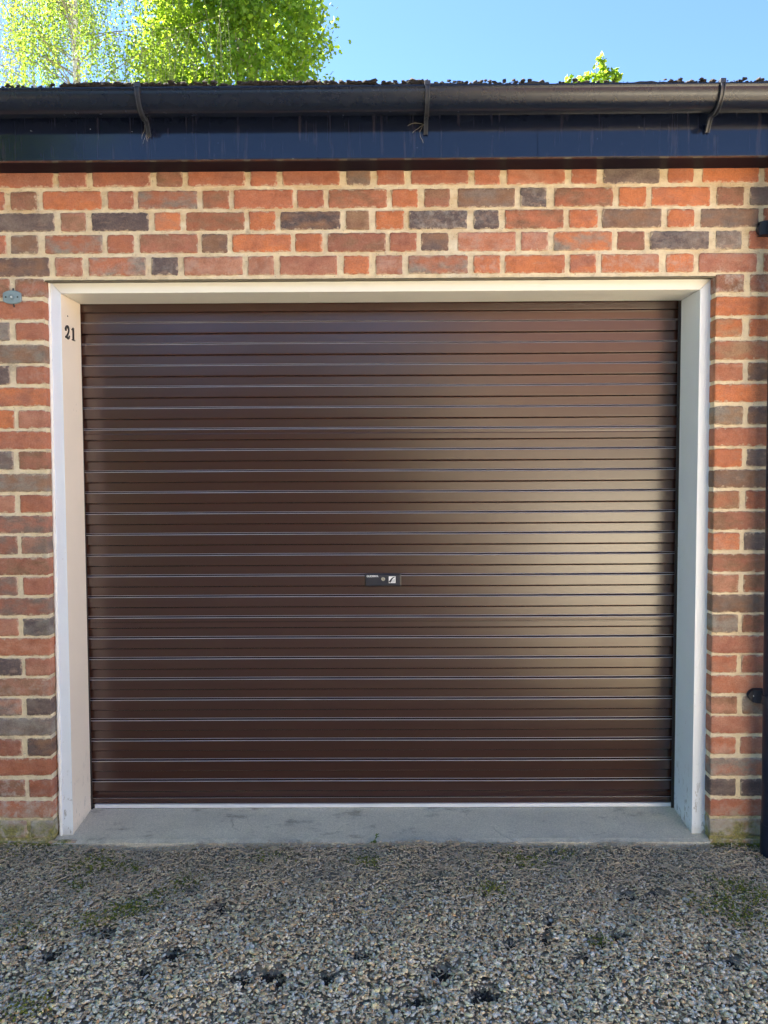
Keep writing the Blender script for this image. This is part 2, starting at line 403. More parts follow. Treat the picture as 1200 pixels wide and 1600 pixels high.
def stones(n, x0, x1, y0, y1, smin, smax, sub, zoff, keep_hole=False):
    x = nr.uniform(x0, x1, n); y = nr.uniform(y0, y1, n)
    hf = hole_f(x, y); dist = np.clip(-y / .55, 0, 1)
    keep = nr.random(n) > hf * .93
    keep &= nr.random(n) > .22 * (1 - dist)
    # patches of exposed soil towards the wall
    pn = np.array([noise.noise(Vector((a * 4, b * 6, 3))) for a, b in zip(x, y)])
    keep &= ~((pn > .22) & (nr.random(n) < .55 * (1 - dist)))
    x, y, dist = x[keep], y[keep], dist[keep]; n = len(x)
    s = .88 * (smin + (smax - smin) * nr.random(n) ** 1.8) * (.62 + .38 * dist)
    sc = np.stack([s * nr.uniform(.9, 1.5, n), s * nr.uniform(.6, 1.0, n), s * nr.uniform(.28, .55, n)], -1)
    bv, bf = ico(sub); k = len(bv)
    base = np.stack([bv * (1 + nr.normal(0, .13, (k, 1))) for _ in range(40)])[nr.integers(0, 40, n)]
    Vv = base * sc[:, None, :]
    Vv = np.einsum('nij,nkj->nki', rot_mats(n, .34), Vv)
    z = height(x, y) + .004 + nr.uniform(0, zoff, n)
    Vv += np.stack([x, y, z], -1)[:, None, :]
    c = np.minimum((.92, .85, .72), np.array([2.6, 2.12, 1.5]) * PAL[nr.choice(len(PAL), n, p=PW)] * nr.uniform(.45, 1.35, (n, 1)))
    dirty = (1 - dist) * .12
    c = c * (1 - dirty[:, None]) + np.array([.24, .19, .13]) * dirty[:, None]
    Cc = np.repeat(c, k, 0)
    Ff = (bf[None] + (np.arange(n) * k)[:, None, None]).reshape(-1, 3)
    return Vv.reshape(-1, 3), Ff, Cc
parts_ = [stones(64000, -2.0, 2.0, -1.45, -.004, .0022, .0065, 1, .005), stones(54000, -2.0, 2.0, -1.45, -.004, .0034, .0092, 1, .007), stones(17000, -2.0, 2.0, -1.45, -.25, .0055, .0100, 1, .009),
          stones(20000, -2.9, -2.0, -2.4, -.004, .006, .012, 1, .01), stones(20000, 2.0, 2.9, -2.4, -.004, .006, .012, 1, .01), stones(36000, -2.0, 2.0, -2.4, -1.45, .006, .012, 1, .012)]
Vs, Fs, Cs = [], [], []; b0 = 0
for v, f, c in parts_:
    Vs.append(v); Fs.append(f + b0); Cs.append(c); b0 += len(v)
gr = mesh_np('gravel', np.vstack(Vs), np.vstack(Fs), STONE, attrs={'col': np.vstack(Cs)}, smooth=True)
tag(gr, 'loose grey and tan gravel covering the drive', 'gravel', kind='stuff')

# wood litter
def litter(n):
    x = nr.uniform(-2.0, 2.0, n); y = -np.abs(nr.normal(0, .40, n)) - .006
    L = nr.uniform(.004, .012, n) * np.where(nr.random(n) < .06, 2.6, 1); wd = nr.uniform(.0008, .0024, n); th = nr.uniform(.0005, .0012, n)
    bx = np.array([[-1, -.6, -1], [1, -.3, -1], [1, .4, -1], [-1, .6, -1], [-1, -.6, 1], [1, -.3, 1], [1, .4, 1], [-1, .6, 1]], float)
    bf = np.array([[3, 2, 1, 0], [4, 5, 6, 7], [0, 1, 5, 4], [1, 2, 6, 5], [2, 3, 7, 6], [3, 0, 4, 7]])
    Vv = bx[None] * np.stack([L, wd, th], -1)[:, None, :]
    Vv = np.einsum('nij,nkj->nki', rot_mats(n, .22), Vv)
    Vv += np.stack([x, y, height(x, y) + .013 + nr.uniform(0, .006, n)], -1)[:, None, :]
    Ff = (bf[None] + (np.arange(n) * 8)[:, None, None]).reshape(-1, 4)
    return Vv.reshape(-1, 3), Ff
v, f = litter(15000)
tag(mesh_np('wood_litter', v, f, CHIP), 'dry brown wood chips and twigs scattered over gravel near the slab', 'litter', kind='stuff')
def dirt():
    P_ = []
    for (cx, cy, a, b) in HO:
        for _ in range(90):
            q = nr.normal(0, .36, 2); P_.append((cx + q[0] * a, min(cy + q[1] * b, -.004)))
    P_ = np.array(P_); n = len(P_); bv, bf = ico(1); k = len(bv)
    sc = nr.uniform(.0012, .0045, n)
    Vv = bv[None] * (1 + nr.normal(0, .25, (n, k, 1))) * sc[:, None, None]
    Vv += np.stack([P_[:, 0], P_[:, 1], height(P_[:, 0], P_[:, 1]) + nr.uniform(0, .008, n)], -1)[:, None, :]
    return Vv.reshape(-1, 3), (bf[None] + (np.arange(n) * k)[:, None, None]).reshape(-1, 3)
v, f = dirt()
tag(mesh_np('soil_crumbs', v, f, DARKSOIL), 'dark wet soil crumbs in the small hollows of the gravel', 'soil', kind='stuff')
# moss tufts in the gravel
def tufts(spots):
    vs = []; n = 0
    for (px, py, r_, cnt) in spots:
        c = G(px, py)
        for _ in range(cnt):
            vs.append((c.x + rnd.gauss(0, r_), c.y + rnd.gauss(0, r_ * .8)))
    vs = np.array(vs); x, y = vs[:, 0], np.minimum(vs[:, 1], -.004); n = len(x)
    bv, bf = ico(1); k = len(bv)
    sc = nr.uniform(.0012, .0036, n)
    Vv = bv[None] * (1 + nr.normal(0, .3, (n, k, 1))) * sc[:, None, None]
    Vv += np.stack([x, y, height(x, y) + .012 + nr.uniform(0, .006, n)], -1)[:, None, :]
    return Vv.reshape(-1, 3), (bf[None] + (np.arange(n) * k)[:, None, None]).reshape(-1, 3)
v, f = tufts([(150,1350,.05,300),(205,1355,.03,80),(120,1385,.03,80),(215,1418,.035,160),(190,1425,.03,120),(150,1440,.03,120),(240,1395,.03,80),(575,1345,.03,120),(820,1345,.05,200),(770,1390,.03,140),
              (1150,1385,.045,260),(1125,1415,.045,260),(1185,1400,.04,220),(1160,1435,.04,140),(880,1330,.03,80),(40,1455,.05,120),(40,1575,.04,120),(290,1375,.03,80),(420,1340,.04,80),(940,1470,.02,60),(60,1315,.08,160),(1150,1312,.06,140)])
tag(mesh_np('moss', v, f, MOSS, smooth=True), 'low green moss growing in patches in the gravel', 'moss', kind='stuff')

# ------------------------------------------------------------ concrete slab in the doorway
sx0, sx1 = P(96, 1300, .045).x - .012, P(1101.5, 1300, .045).x + .0
vs = []; nx, ny = 220, 24
for j in range(ny + 1):
    for i in range(nx + 1):
        x = sx0 + (sx1 - sx0) * i / nx; t = j / ny
        y = -.004 + .50 * t
        n_ = noise.noise(Vector((x * 9, y * 9, 1)))
        z = .008 + .022 * min(1, t / .46) + .0015 * n_
        if j == 0: y += .004 * noise.noise(Vector((x * 5, 0, 7))) + .0012 * noise.noise(Vector((x * 40, 0, 2)))
        if j == 0: z -= .003
        vs.append((x, y, z))
fs = [[j * (nx + 1) + i, j * (nx + 1) + i + 1, (j + 1) * (nx + 1) + i + 1, (j + 1) * (nx + 1) + i] for j in range(ny) for i in range(nx)]
b = len(vs)
for i in range(nx + 1): vs.append((vs[i][0], vs[i][1] - .001, -.06))
for i in range(nx): fs.append([b + i, b + i + 1, i + 1, i])
slab = mesh_np('concrete_slab', np.array(vs), fs, CONCRETE, smooth=False)
tag(slab, 'grey concrete threshold slab under the garage door', kind='structure')

# ------------------------------------------------------------ the garage
garage = empty('brick_garage', (0, 0, 0))
tag(garage, 'red brick garage with a brown roller door in a white frame', 'garage')

COLS = {'R': (.345,.122,.064), 'O': (.45,.150,.058), 'M': (.29,.115,.075), 'P': (.36,.175,.115), 'B': (.20,.110,.066), 'D': (.10,.075,.072),
        'G': (.155,.125,.108), 'K': (.066,.056,.062), 'Y': (.27,.17,.10), 'S': (.20,.19,.165)}
# every brick: start px, end px, main colour, second colour, salt bloom
TOP = [
 (279, [(-60,83,'MR'),(91,135,'MM'),(144,235,'MR'),(244,285,'BM'),(293,383,'RM'),(391,433,'RM'),(441,531,'RM'),(541,579,'GB'),(589,632,'RM'),(642,732,'RM'),(741,782,'MR'),(792,883,'RP'),(893,933,'MR'),(943,1031,'GD'),(1043,1084,'OR'),(1098,1186,'OR'),(1195,1236,'RM')]),
 (309.8, [(-84,-43,'RM'),(-34,7,'RM'),(16,57,'BM'),(66,158,'RO'),(168,208,'RM'),(215,308,'RS'),(316,358,'RB'),(365,458,'RR'),(464,506,'RM'),(513,605,'RB'),(612,653,'OR'),(663,703,'BM'),(715,805,'BG'),(813,854,'GK',.4),(866,958,'RB'),(967,1010,'OO'),(1018,1110,'OR'),(1120,1163,'BM'),(1172,1262,'GD')]),
 (343.7, [(-50,-16,'MM'),(-8,85,'DG'),(94,134,'BP'),(143,232,'KD'),(241,282,'OP'),(290,382,'RB'),(389,430,'OR'),(438,532,'KB'),(540,577,'YB'),(587,631,'OO'),(639,730,'KG',.5),(740,780,'KD',.3),(789,881,'RB'),(889,934,'RO'),(941,1034,'BG'),(1043,1085,'RO'),(1095,1186,'GB'),(1193,1236,'RM')]),
 (378.3, [(-82,9,'RM'),(16,59,'BG'),(70,160,'RS'),(167,209,'RM'),(218,309,'MB'),(315,355,'BD'),(363,455,'RO'),(461,504,'OR'),(512,603,'MB'),(609,651,'MR'),(658,701,'DB'),(715,806,'RP',.3),(814,857,'MP',.3),(865,957,'OS'),(964,1008,'MB'),(1016,1108,'KG',.3),(1119,1159,'GS',.6),(1170,1262,'RM')]),
 (413.7, [(-60,-18,'MM'),(-12,77,'DB'),(86,129,'PR',.3),(138,228,'RS',.4),(236,278,'KD',.4),(287,379,'PM',.3),(387,428,'PR',.2),(437,527,'MP'),(537,577,'RO'),(587,629,'MP',.3),(638,731,'RS',.2),(740,782,'RO',.5),(789,883,'OR'),(891,932,'MO'),(939,1030,'OP',.4),(1041,1084,'OP',.5),(1092,1183,'MP',.2),(1193,1286,'MM')]),
]
LEFT = [  # row, y centre at x=45, bricks (negative = next to frame)
 (449.5, [(-24,15,'BM'),(23,None,'BM',.5)]), (484.5, [(-16,None,'RM')]), (518, [(-24,15,'SG'),(24,None,'MR')]), (553, [(-16,None,'BS')]),
 (586, [(-24,15,'KD',.4),(25,None,'MR',.2)]), (620, [(-16,None,'MO')]), (655, [(-24,22,'OR'),(28,None,'MP')]), (688, [(-16,None,'RM')]),
 (719.5, [(-24,21,'DS'),(29,None,'BM')]), (754.5, [(-14,None,'BS')]), (787.5, [(-20,23,'PM'),(31,None,'RM')]), (819.5, [(-12,None,'MG')]),
 (852, [(-20,27,'MG'),(33,None,'GP')]), (885, [(-10,None,'MB')]), (916, [(-18,28,'GM'),(36,None,'MM')]), (948, [(-10,None,'MG')]),
 (980, [(-18,29,'PM'),(36,None,'SK')]), (1011, [(-8,None,'RP')]), (1042.5, [(-16,34,'DK'),(39,None,'MP')]), (1074, [(-8,None,'PB',.4)]),
 (1105, [(-14,34,'GP',.5),(41,None,'DG')]), (1136, [(-6,None,'GS',.3)]), (1168, [(-14,34,'RM',.2),(43,None,'DB')]), (1198.5, [(-6,None,'RM')]),
 (1232, [(-12,39,'MB',.8),(45,None,'RM',.3)]), (1265, [(-4,None,'RP',1.)]), (1296, [(-12,42,'SP',1.),(48,None,'SB',.8)])]
RIGHT = [
 (442.5, [(None,1163,'BM',.8),(1172,1214,'MB',.5)]), (478, [(None,1212,'OR')]), (512, [(None,1160,'OY'),(1171,1212,'RO')]), (547, [(None,1210,'YR')]),
 (581, [(None,1161,'RP'),(1169,1210,'BD')]), (614, [(None,1209,'OR')]), (649, [(None,1161,'SY'),(1169,1210,'DB')]), (682.5, [(None,1208,'MR')]),
 (715.5, [(None,1160,'OR'),(1167,1208,'DG')]), (748, [(None,1206,'GB')]), (781, [(None,1156,'YR'),(1165,1206,'RM')]), (813.5, [(None,1205,'BM')]),
 (846, [(None,1156,'PO'),(1163,1204,'DG')]), (879.5, [(None,1204,'BM')]), (911.6, [(None,1154,'PB'),(1162,1203,'BR')]), (943, [(None,1202,'GB')]),
 (974.4, [(None,1153,'SB'),(1160,1201,'MB')]), (1007, [(None,1200,'MP')]), (1037.5, [(None,1152,'PR'),(1159,1200,'MB')]), (1069.5, [(None,1200,'RP')]),
 (1102, [(None,1152,'PB'),(1160,1199,'SB')]), (1132.5, [(None,1198,'MP')]), (1165, [(None,1150,'PR',.3),(1157,1197,'PM')]), (1198.5, [(None,1196,'SR',.2)]),
 (1230.5, [(None,1150,'GK'),(1157,1196,'DK')]), (1262, [(None,1195,'RM')]), (1293, [(None,1195,'YS',.5)])]
XL = lambda z: P(69, 500, 0).x + (P(82, 1280, 0).x - P(69, 500, 0).x) * (P(69, 500, 0).z - z) / (P(69, 500, 0).z - P(82, 1280, 0).z)
XR = lambda z: P(1118.7, 450, 0).x + (P(1109, 1290, 0).x - P(1118.7, 450, 0).x) * (P(1118, 450, 0).z - z) / (P(1118, 450, 0).z - P(1109, 1290, 0).z)
WX0, WX1 = -5.2, 2.55
bricks = []   # x0,x1,z,h,colA,colB,bloom,lefts,rights
allc = 'RRMMMBBPGODSKY'
def entry(x0, x1, z, ab, bl=0.0, rl=False, rr=False): bricks.append((x0, x1, z, .0635 if True else 0, ab, bl, rl, rr))
def fill(x, z, dirn, stop, stretch):
    """carry a course on beyond the photograph in Flemish bond"""
    k = stretch
    while (x - stop) * dirn < 0:
        w = .216 if k else .1025
        x2 = x + dirn * w
        entry(min(x, x2), max(x, x2), z, rnd.choice(allc) + rnd.choice(allc), rnd.choice((0, 0, .3)))
        x = x2 + dirn * .0108 * 1.0; k = not k
for ri, (yc, row) in enumerate(TOP):
    z = P(600, yc, 0).z
    if ri == 0: z = P(600, TOP[1][0], 0).z + .0765
    for e in row:
        entry(P(e[0], yc, 0).x, P(e[1], yc, 0).x, z, e[2], e[3] if len(e) > 3 else 0)
    a = P(row[0][0], yc, 0).x; c = P(row[-1][1], yc, 0).x
    fill(a - .01, z, -1, WX0, (row[0][1] - row[0][0]) < 60); fill(c + .01, z, 1, WX1, (row[-1][1] - row[-1][0]) < 60)
zt = P(600, TOP[1][0], 0).z
for k in (2, 3): fill(WX0 + .05 * k, zt + .0765 * k, 1, WX1, k == 2)
for i, ((yl, rl), (yr, rr)) in enumerate(zip(LEFT, RIGHT)):
    zl, zr = P(45, yl, 0).z, P(1140, yr, 0).z
    for e in rl:
        x0 = P(e[0], yl, 0).x; x1 = P(e[1], yl, 0).x if e[1] is not None else XL(zl)
        entry(x0, x1, zl, e[2], e[3] if len(e) > 3 else 0, False, e[1] is None)
    fill(P(rl[0][0], yl, 0).x - .01, zl, -1, WX0, len(rl) == 2)
    for e in rr:
        x0 = P(e[0], yr, 0).x if e[0] is not None else XR(zr); x1 = P(e[1], yr, 0).x
        entry(x0, x1, zr, e[2], e[3] if len(e) > 3 else 0, e[0] is None, False)
    fill(P(rr[-1][1], yr, 0).x + .01, zr, 1, WX1, len(rr) == 2)
zb = P(45, LEFT[-1][0], 0).z
for k in (1,):
    fill(WX0, zb - .075 * k, 1, XL(zb), True); fill(XR(zb), zb - .075 * k, 1, WX1, True)

def brick_mesh():
    VV, FF, CA, CB, EX = [], [], [], [], []; base = 0
    for bi, (x0, x1, z, h, ab, bl, rl, rr) in enumerate(bricks):
        w = x1 - x0; cx = (x0 + x1) / 2
        seed = bi * 1.7
        long_ = w > .15
        nx = 34 if long_ else 18; nz = 12
        r = .006 * rnd.uniform(.5, 1.5); dy = rnd.uniform(-.0018, .0004); tilt = rnd.uniform(-.004, .004)
        hh = h / 2 * rnd.uniform(.965, 1.03)
        us = np.concatenate([[-1, -1 + .004 / (w / 2)], np.linspace(-1 + .014 / (w / 2), 1 - .014 / (w / 2), nx - 3), [1 - .004 / (w / 2), 1]])
        ws = np.concatenate([[-1, -1 + .004 / hh], np.linspace(-1 + .013 / hh, 1 - .013 / hh, nz - 3), [1 - .004 / hh, 1]])
        EL = []
        # outer skirt
        us = np.concatenate([[-1.001], us, [1.001]]); ws = np.concatenate([[-1.001], ws, [1.001]])
        nU, nW = len(us), len(ws)
        for i, u in enumerate(us):
            for j, v in enumerate(ws):
                x = cx + max(-1, min(1, u)) * w / 2; zz = z + max(-1, min(1, v)) * hh
                # rounded corners
                ex = w / 2 - abs(x - cx); ez = hh - abs(zz - z)
                if ex < r and ez < r:
                    d = math.hypot(r - ex, r - ez)
                    if d > r:
                        k = r / d
                        x = cx + math.copysign(w / 2 - r + (r - ex) * k, u); zz = z + math.copysign(hh - r + (r - ez) * k, v)
                sk = (i == 0 or i == nU - 1 or j == 0 or j == nW - 1)
                rim = min(w / 2 - abs(x - cx), hh - abs(zz - z))
                rimc = hh - abs(zz - z) if (rl and u < 0) or (rr and u > 0) else rim
                ed = max(0, 1 - rim / .012)
                nz_ = noise.noise(Vector((x * 45 + seed, zz * 45, 2))) * .0026 + noise.noise(Vector((x * 140, zz * 140, seed))) * .0008
                nx_ = noise.noise(Vector((zz * 45 + seed, x * 45, 9))) * .0024 + noise.noise(Vector((zz * 140, x * 140, seed + 4))) * .0008
                if not ((rl and u < 0) or (rr and u > 0)): x += nx_ * ed
                zz += nz_ * ed
                y = dy + .0012 * noise.noise(Vector((x * 25, zz * 25, seed))) + (x - cx) * tilt
                if rim < .0035: y += .0024
                if sk:
                    deep = .012
                    if (rl and i == 0) or (rr and i == nU - 1): deep = .075
                    y += deep
                VV.append((x, y, zz)); EL.append(0 if (rl and i == 0) or (rr and i == nU - 1) else max(0, 1 - rimc / .011))
        n = nU * nW
        id_ = np.arange(n).reshape(nU, nW) + base
        FF.append(np.stack([id_[:-1, :-1], id_[1:, :-1], id_[1:, 1:], id_[:-1, 1:]], -1).reshape(-1, 4)); base += n
        a = 1.45 * np.array(COLS[ab[0]]) * rnd.uniform(.88, 1.12); c = 1.45 * np.array(COLS[ab[1]]) * rnd.uniform(.88, 1.12)
        CA += [a] * n; CB += [c] * n; sd_ = rnd.random(); EX += [(sd_, bl, q) for q in EL]
    return np.array(VV), np.vstack(FF), np.array(CA), np.array(CB), np.array(EX)
bv, bf, ca, cb, ex = brick_mesh()
# mortar sheet with the opening left out, and its returns
WTOP = P(600, 250, 0).z + .12
st = .006
OT = P(600, 434, 0).z          # top of opening
gx = np.concatenate([np.arange(WX0, -2.2, .03), np.arange(-2.2, 2.2, st), np.arange(2.2, WX1 + .01, .03)]); gz = np.arange(-.06, WTOP, st)
mv = []; mid = -np.ones((len(gx), len(gz)), int)
for i, x in enumerate(gx):
    for j, z in enumerate(gz):
        l, r_ = XL(z), XR(z)
        xx, zz = x, z; hid = False
        if z < OT - st:
            if l + st < x < r_ - st: continue
            if l - st * .5 < x <= l + st: xx = l - .0005
            if r_ - st <= x < r_ + st * .5: xx = r_ + .0005
        elif z < OT + st * .5 and l < x < r_: zz = OT
        y = .0034 + .0018 * noise.noise(Vector((x * 40, z * 40, 5))) + .0014 * noise.noise(Vector((x * 110, z * 110, 8))) + .0008 * noise.noise(Vector((x * 6, z * 6, 3)))
        mid[i, j] = len(mv); mv.append((xx, y, zz))
mf = []
for i in range(len(gx) - 1):
    for j in range(len(gz) - 1):
        q = [mid[i, j], mid[i + 1, j], mid[i + 1, j + 1], mid[i, j + 1]]
        if min(q) >= 0: mf.append(q)
nb = len(mv)
def quadstrip(fn, n, flip=False):
    global mv, mf
    b = len(mv)
    for k in range(n + 1):
        a, c = fn(k / n); mv.append(a); mv.append(c)
    for k in range(n):
        q = [b + 2 * k, b + 2 * k + 1, b + 2 * k + 3, b + 2 * k + 2]; mf.append(q)
quadstrip(lambda t: ((XL(t * OT) - .0030 + .0008 * math.sin(t * 390), .003, -.05 + t * (OT + .05)), (XL(t * OT) - .0030 + .0008 * math.sin(t * 390), .09, -.05 + t * (OT + .05))), 300)
quadstrip(lambda t: ((XR(t * OT) + .0030, .003, -.05 + t * (OT + .05)), (XR(t * OT) + .0030, .09, -.05 + t * (OT + .05))), 300)
quadstrip(lambda t: ((XL(OT) + t * (XR(OT) - XL(OT)), .004, OT + .001), (XL(OT) + t * (XR(OT) - XL(OT)), .09, OT + .001)), 60)
# the rest of the building shell (side and back walls, inner leaf round the opening)
mb = MB()
DEEP = 5.4
mb.box((WX0, .10, -.06), (WX0 + .10, DEEP, WTOP)); mb.box((WX1 - .10, .10, -.06), (WX1, DEEP, WTOP)); mb.box((WX0 + .10, DEEP - .1, -.06), (WX1 - .10, DEEP, WTOP))
mb.box((WX0, .092, -.06), (-1.28, .099, WTOP)); mb.box((1.235, .092, -.06), (WX1, .099, WTOP)); mb.box((-1.28, .092, 2.06), (1.235, .099, WTOP))
mb.box((WX0, -.0005 + .006, -.06), (WX0 + .001, .1, WTOP)); mb.box((WX1 - .001, .006, -.06), (WX1, .1, WTOP))
V = np.vstack([bv, np.array(mv), np.array(mb.v)])
F = [list(q) for q in bf] + [[i + len(bv) for i in q] for q in mf] + [[i + len(bv) + len(mv) for i in q] for q in mb.f]
mi = [0] * len(bf) + [1] * (len(mf) + len(mb.f))
pad = len(mv) + len(mb.v)
z3 = np.zeros((pad, 3))
wall = mesh_np('wall', V, np.array(F), [BRICK, MORTAR], garage, attrs={'colA': np.vstack([ca, z3]), 'colB': np.vstack([cb, z3]), 'extra': np.vstack([ex, z3])}, smooth=True, mi=mi)
bm = bmesh.new(); bm.from_mesh(wall.data)
for e in bm.edges:
    if len(e.link_faces) == 2 and e.calc_face_angle(0) > R(60): e.smooth = False
bm.to_mesh(wall.data); bm.free()

# ---- door frame: jambs, head
FY, DY = .045, .232
lo0, lo1 = P(78.5, 440, FY), P(97.5, 1300, FY); li0, li1 = P(94.5, 455, FY), P(114, 1303, FY)
ro0, ro1 = P(1114, 440, FY), P(1102, 1303, FY); ri0, ri1 = P(1094, 455, FY), P(1080.5, 1303, FY)
ZT = P(600, 436.5, FY).z; ZI = P(600, 455.5, FY).z
def ext(a, b, z): return a.x + (b.x - a.x) * (a.z - z) / (a.z - b.z)
frame = MB()
ZB = .004
def jamb(oa, ob, ia, ib):
    m = MB()
    m.hexa([(ext(oa, ob, ZB), FY, ZB), (ext(ia, ib, ZB), FY, ZB), (ext(ia, ib, ZB), DY - .012, ZB), (ext(oa, ob, ZB), DY - .012, ZB),
            (ext(oa, ob, ZT), FY, ZT), (ext(ia, ib, ZI), FY, ZI), (ext(ia, ib, ZI), DY - .012, ZI), (ext(oa, ob, ZT), DY - .012, ZT)], .0022)
    return m
fr = jamb(lo0, lo1, li0, li1).build('door_frame', [PAINT, WARM_PAINT], garage, True, 35)
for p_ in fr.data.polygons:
    if p_.normal.x > .8 and p_.center.y > FY + .004: p_.material_index = 1  # inner face takes the colour with warm light painted in
tag(fr, 'white painted timber lining of the left jamb, warm light tinted into its inner face')
rj = jamb(ro0, ro1, ri0, ri1).build('door_frame', PAINT, garage, True, 35)
tag(rj, 'white painted timber lining of the right jamb')
m = MB()
xa, xb, xc, xd = ext(lo0, lo1, ZT), ext(li0, li1, ZI), ext(ri0, ri1, ZI), ext(ro0, ro1, ZT)
m.hexa([(xb + .0005, FY + .0005, ZI), (xc - .0005, FY + .0005, ZI), (xc - .0005, DY - .012, ZI), (xb + .0005, DY - .012, ZI), (xa + .001, FY + .0005, ZT), (xd - .001, FY + .0005, ZT), (xd - .001, DY - .012, ZT), (xa + .001, DY - .012, ZT)], .0022)
hd = m.build('door_frame', BOUNCE_PAINT, garage, True, 35)  # ground bounce tinted into the colour of the head
tag(hd, 'white painted timber head above the door')
# caulk bead on the jambs, old mastic over the head
def wobble(pts_fn, n, r0, name, mat, parent, amp=.4):
    m = MB(); pts = []; rr = []
    for k in range(n + 1):
        p = pts_fn(k / n); pts.append(p); rr.append(r0 * (1 + amp * noise.noise(Vector((k * .21, 3, r0 * 900))) + .6 * amp * noise.noise(Vector((k * .9, 8, 1)))))
    m.tube(pts, rr, 6); return m.build(name, mat, parent, True)
wobble(lambda t: Vector((ext(lo0, lo1, ZB + t * (ZT - ZB)) - .0045, FY - .001, ZB + t * (ZT - ZB))), 240, .0065, 'caulk_bead', CAULK, fr, .5)
wobble(lambda t: Vector((ext(ro0, ro1, ZB + t * (ZT - ZB)) + .001, FY + .006, ZB + t * (ZT - ZB))), 240, .0045, 'caulk_bead', CAULK, rj, .6)
m = MB(); m.box((XL(OT) - .004, .012, ZT + .002), (XR(OT) + .002, FY + .05, OT - .001), .001); m.build('mastic', MASTIC, hd)
wobble(lambda t: Vector((XL(OT) - .012 + t * (XR(OT) - XL(OT) + .016), .010, OT - .002)), 300, .0032, 'mastic', MASTIC, hd, .8)

# ---- roller door
zl = [P(200, 787.5, DY).z, P(200, 1142.5, DY).z]
PITCHZ = (zl[0] - zl[1]) / 11
Z0 = zl[0]                                           # a lower edge of a raised rib
print('rib pitch', PITCHZ)
dx0, dx1 = P(127.5, 500, DY).x - .03, P(1062.5, 500, DY).x + .03
door = empty('roller_door', (0, 0, 0)); door.parent = garage
door['label'] = 'brown ribbed steel roller door'
# silhouette of one rib, from its lower edge upwards (z fraction in m, depth y: 0 = front)
TB = .0105
def rib_profile(z, seam):
    # raised face z..z+.047, upper bevel, recess up to z+pitch, lower bevel of the next
    fz = z + .003; tz = z + .0445
    pts = [(z - .0022, TB), (z - .0006, TB - .0012), (z + .0004, TB - .003), (z + .0022, .0022), (z + .0031, .0006), (z + .0043, 0), (z + .0051, 0)]
    if seam:
        pts += [(z + .0228, 0), (z + .0235, 0), (z + .0243, .0012), (z + .0262, .0014), (z + .0272, .0001), (z + .0280, 0)]
    cx_, r_ = z + .0392, .0042                         # rolled upper shoulder
    pts += [(z + .0384, 0)] + [(cx_ + r_ * math.sin(R(a)), r_ * (1 - math.cos(R(a)))) for a in (0, 12, 24, 36, 48, 58)]
    zb_, yb_ = pts[-1]
    pts += [(zb_ + .0014, yb_ + .0024)]
    zc_, yc_ = pts[-1]; r2_ = .0042
    pts += [(zc_ + r2_ * (math.sin(R(58)) - math.sin(R(a))) * 1.0, yc_ + (TB - yc_) * (math.cos(R(a)) - math.cos(R(58))) / (1 - math.cos(R(58)))) for a in (44, 30, 16, 0)]
    pts += [(pts[-1][0] + .0008, TB), (z + PITCHZ - .0030, TB)]
    return pts
prof = []
z = Z0 - PITCHZ * 17
while z < ZI + .12:
    k = round((z - Z0) / PITCHZ)
    if z > .06: prof += rib_profile(z, (k - 3) % 9 == 0)
    z += PITCHZ
zbot = P(400, 1246.5, DY).z
prof = [p for p in prof if p[0] > zbot + .002]
prof = [(zbot - .001, TB), (zbot, TB)] + prof
prof.sort(key=lambda p: p[0])
NX = 90; vs = []
for i in range(NX + 1):
    x = dx0 + (dx1 - dx0) * i / NX
    for (z, y) in prof:
        w_ = .0010 * noise.noise(Vector((x * .6, z * .5, 4)))
        vs.append((x, DY + y + w_, z + .0012 * noise.noise(Vector((x * 1.1, 0, 9)))))
n = len(prof)
I = np.arange((NX + 1) * n).reshape(NX + 1, n)
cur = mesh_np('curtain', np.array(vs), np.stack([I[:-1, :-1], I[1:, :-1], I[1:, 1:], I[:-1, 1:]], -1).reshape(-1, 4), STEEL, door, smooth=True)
bm = bmesh.new(); bm.from_mesh(cur.data)
for e in bm.edges:
    if len(e.link_faces) == 2 and e.calc_face_angle(0) > R(48): e.smooth = False
bm.to_mesh(cur.data); bm.free()
# bottom bar: brown section, bright aluminium strip, rubber seal
bz1, bz2, bz3 = P(600, 1254.5, DY).z, P(600, 1260.2, DY).z, .027
ex0, ex1 = P(146, 1258, DY).x - .004, P(1050, 1258, DY).x + .01
m = MB(); m.box((ex0 - .01, DY - .001, bz1), (ex1 + .01, DY + .03, zbot + .001), .0012); m.build('bottom_rail', STEEL, door, True, 35)
m = MB(); m.box((ex0 + .012, DY - .008, bz2), (ex1 - .005, DY + .028, bz1 - .0006), .001); br = m.build('trim_strip', ALU, door, True, 35)
m = MB(); m.box((ex0, DY - .003, .018), (ex1, DY + .025, bz2 - .0006), .002); m.build('rubber_seal', RUBBER, door, True, 35)
# side guides
for (xa_, xb_) in ((dx0 - .03, P(131.5, 700, DY - .006).x), (P(1056, 700, DY - .006).x, dx1 + .03)):
    m = MB()
    xm = xb_ if xa_ < 0 else xa_
    s_ = -1 if xa_ < 0 else 1
    m.box((min(xm, xm + s_ * .08), DY - .012, .02), (max(xm, xm + s_ * .08), DY - .009, ZI + .1), .0004)
    m.box((min(xm, xm + s_ * .08), DY + .032, .02), (max(xm, xm + s_ * .08), DY + .036, ZI + .1), .0004)
    m.build('side_guide', GUIDE, door, True, 35)
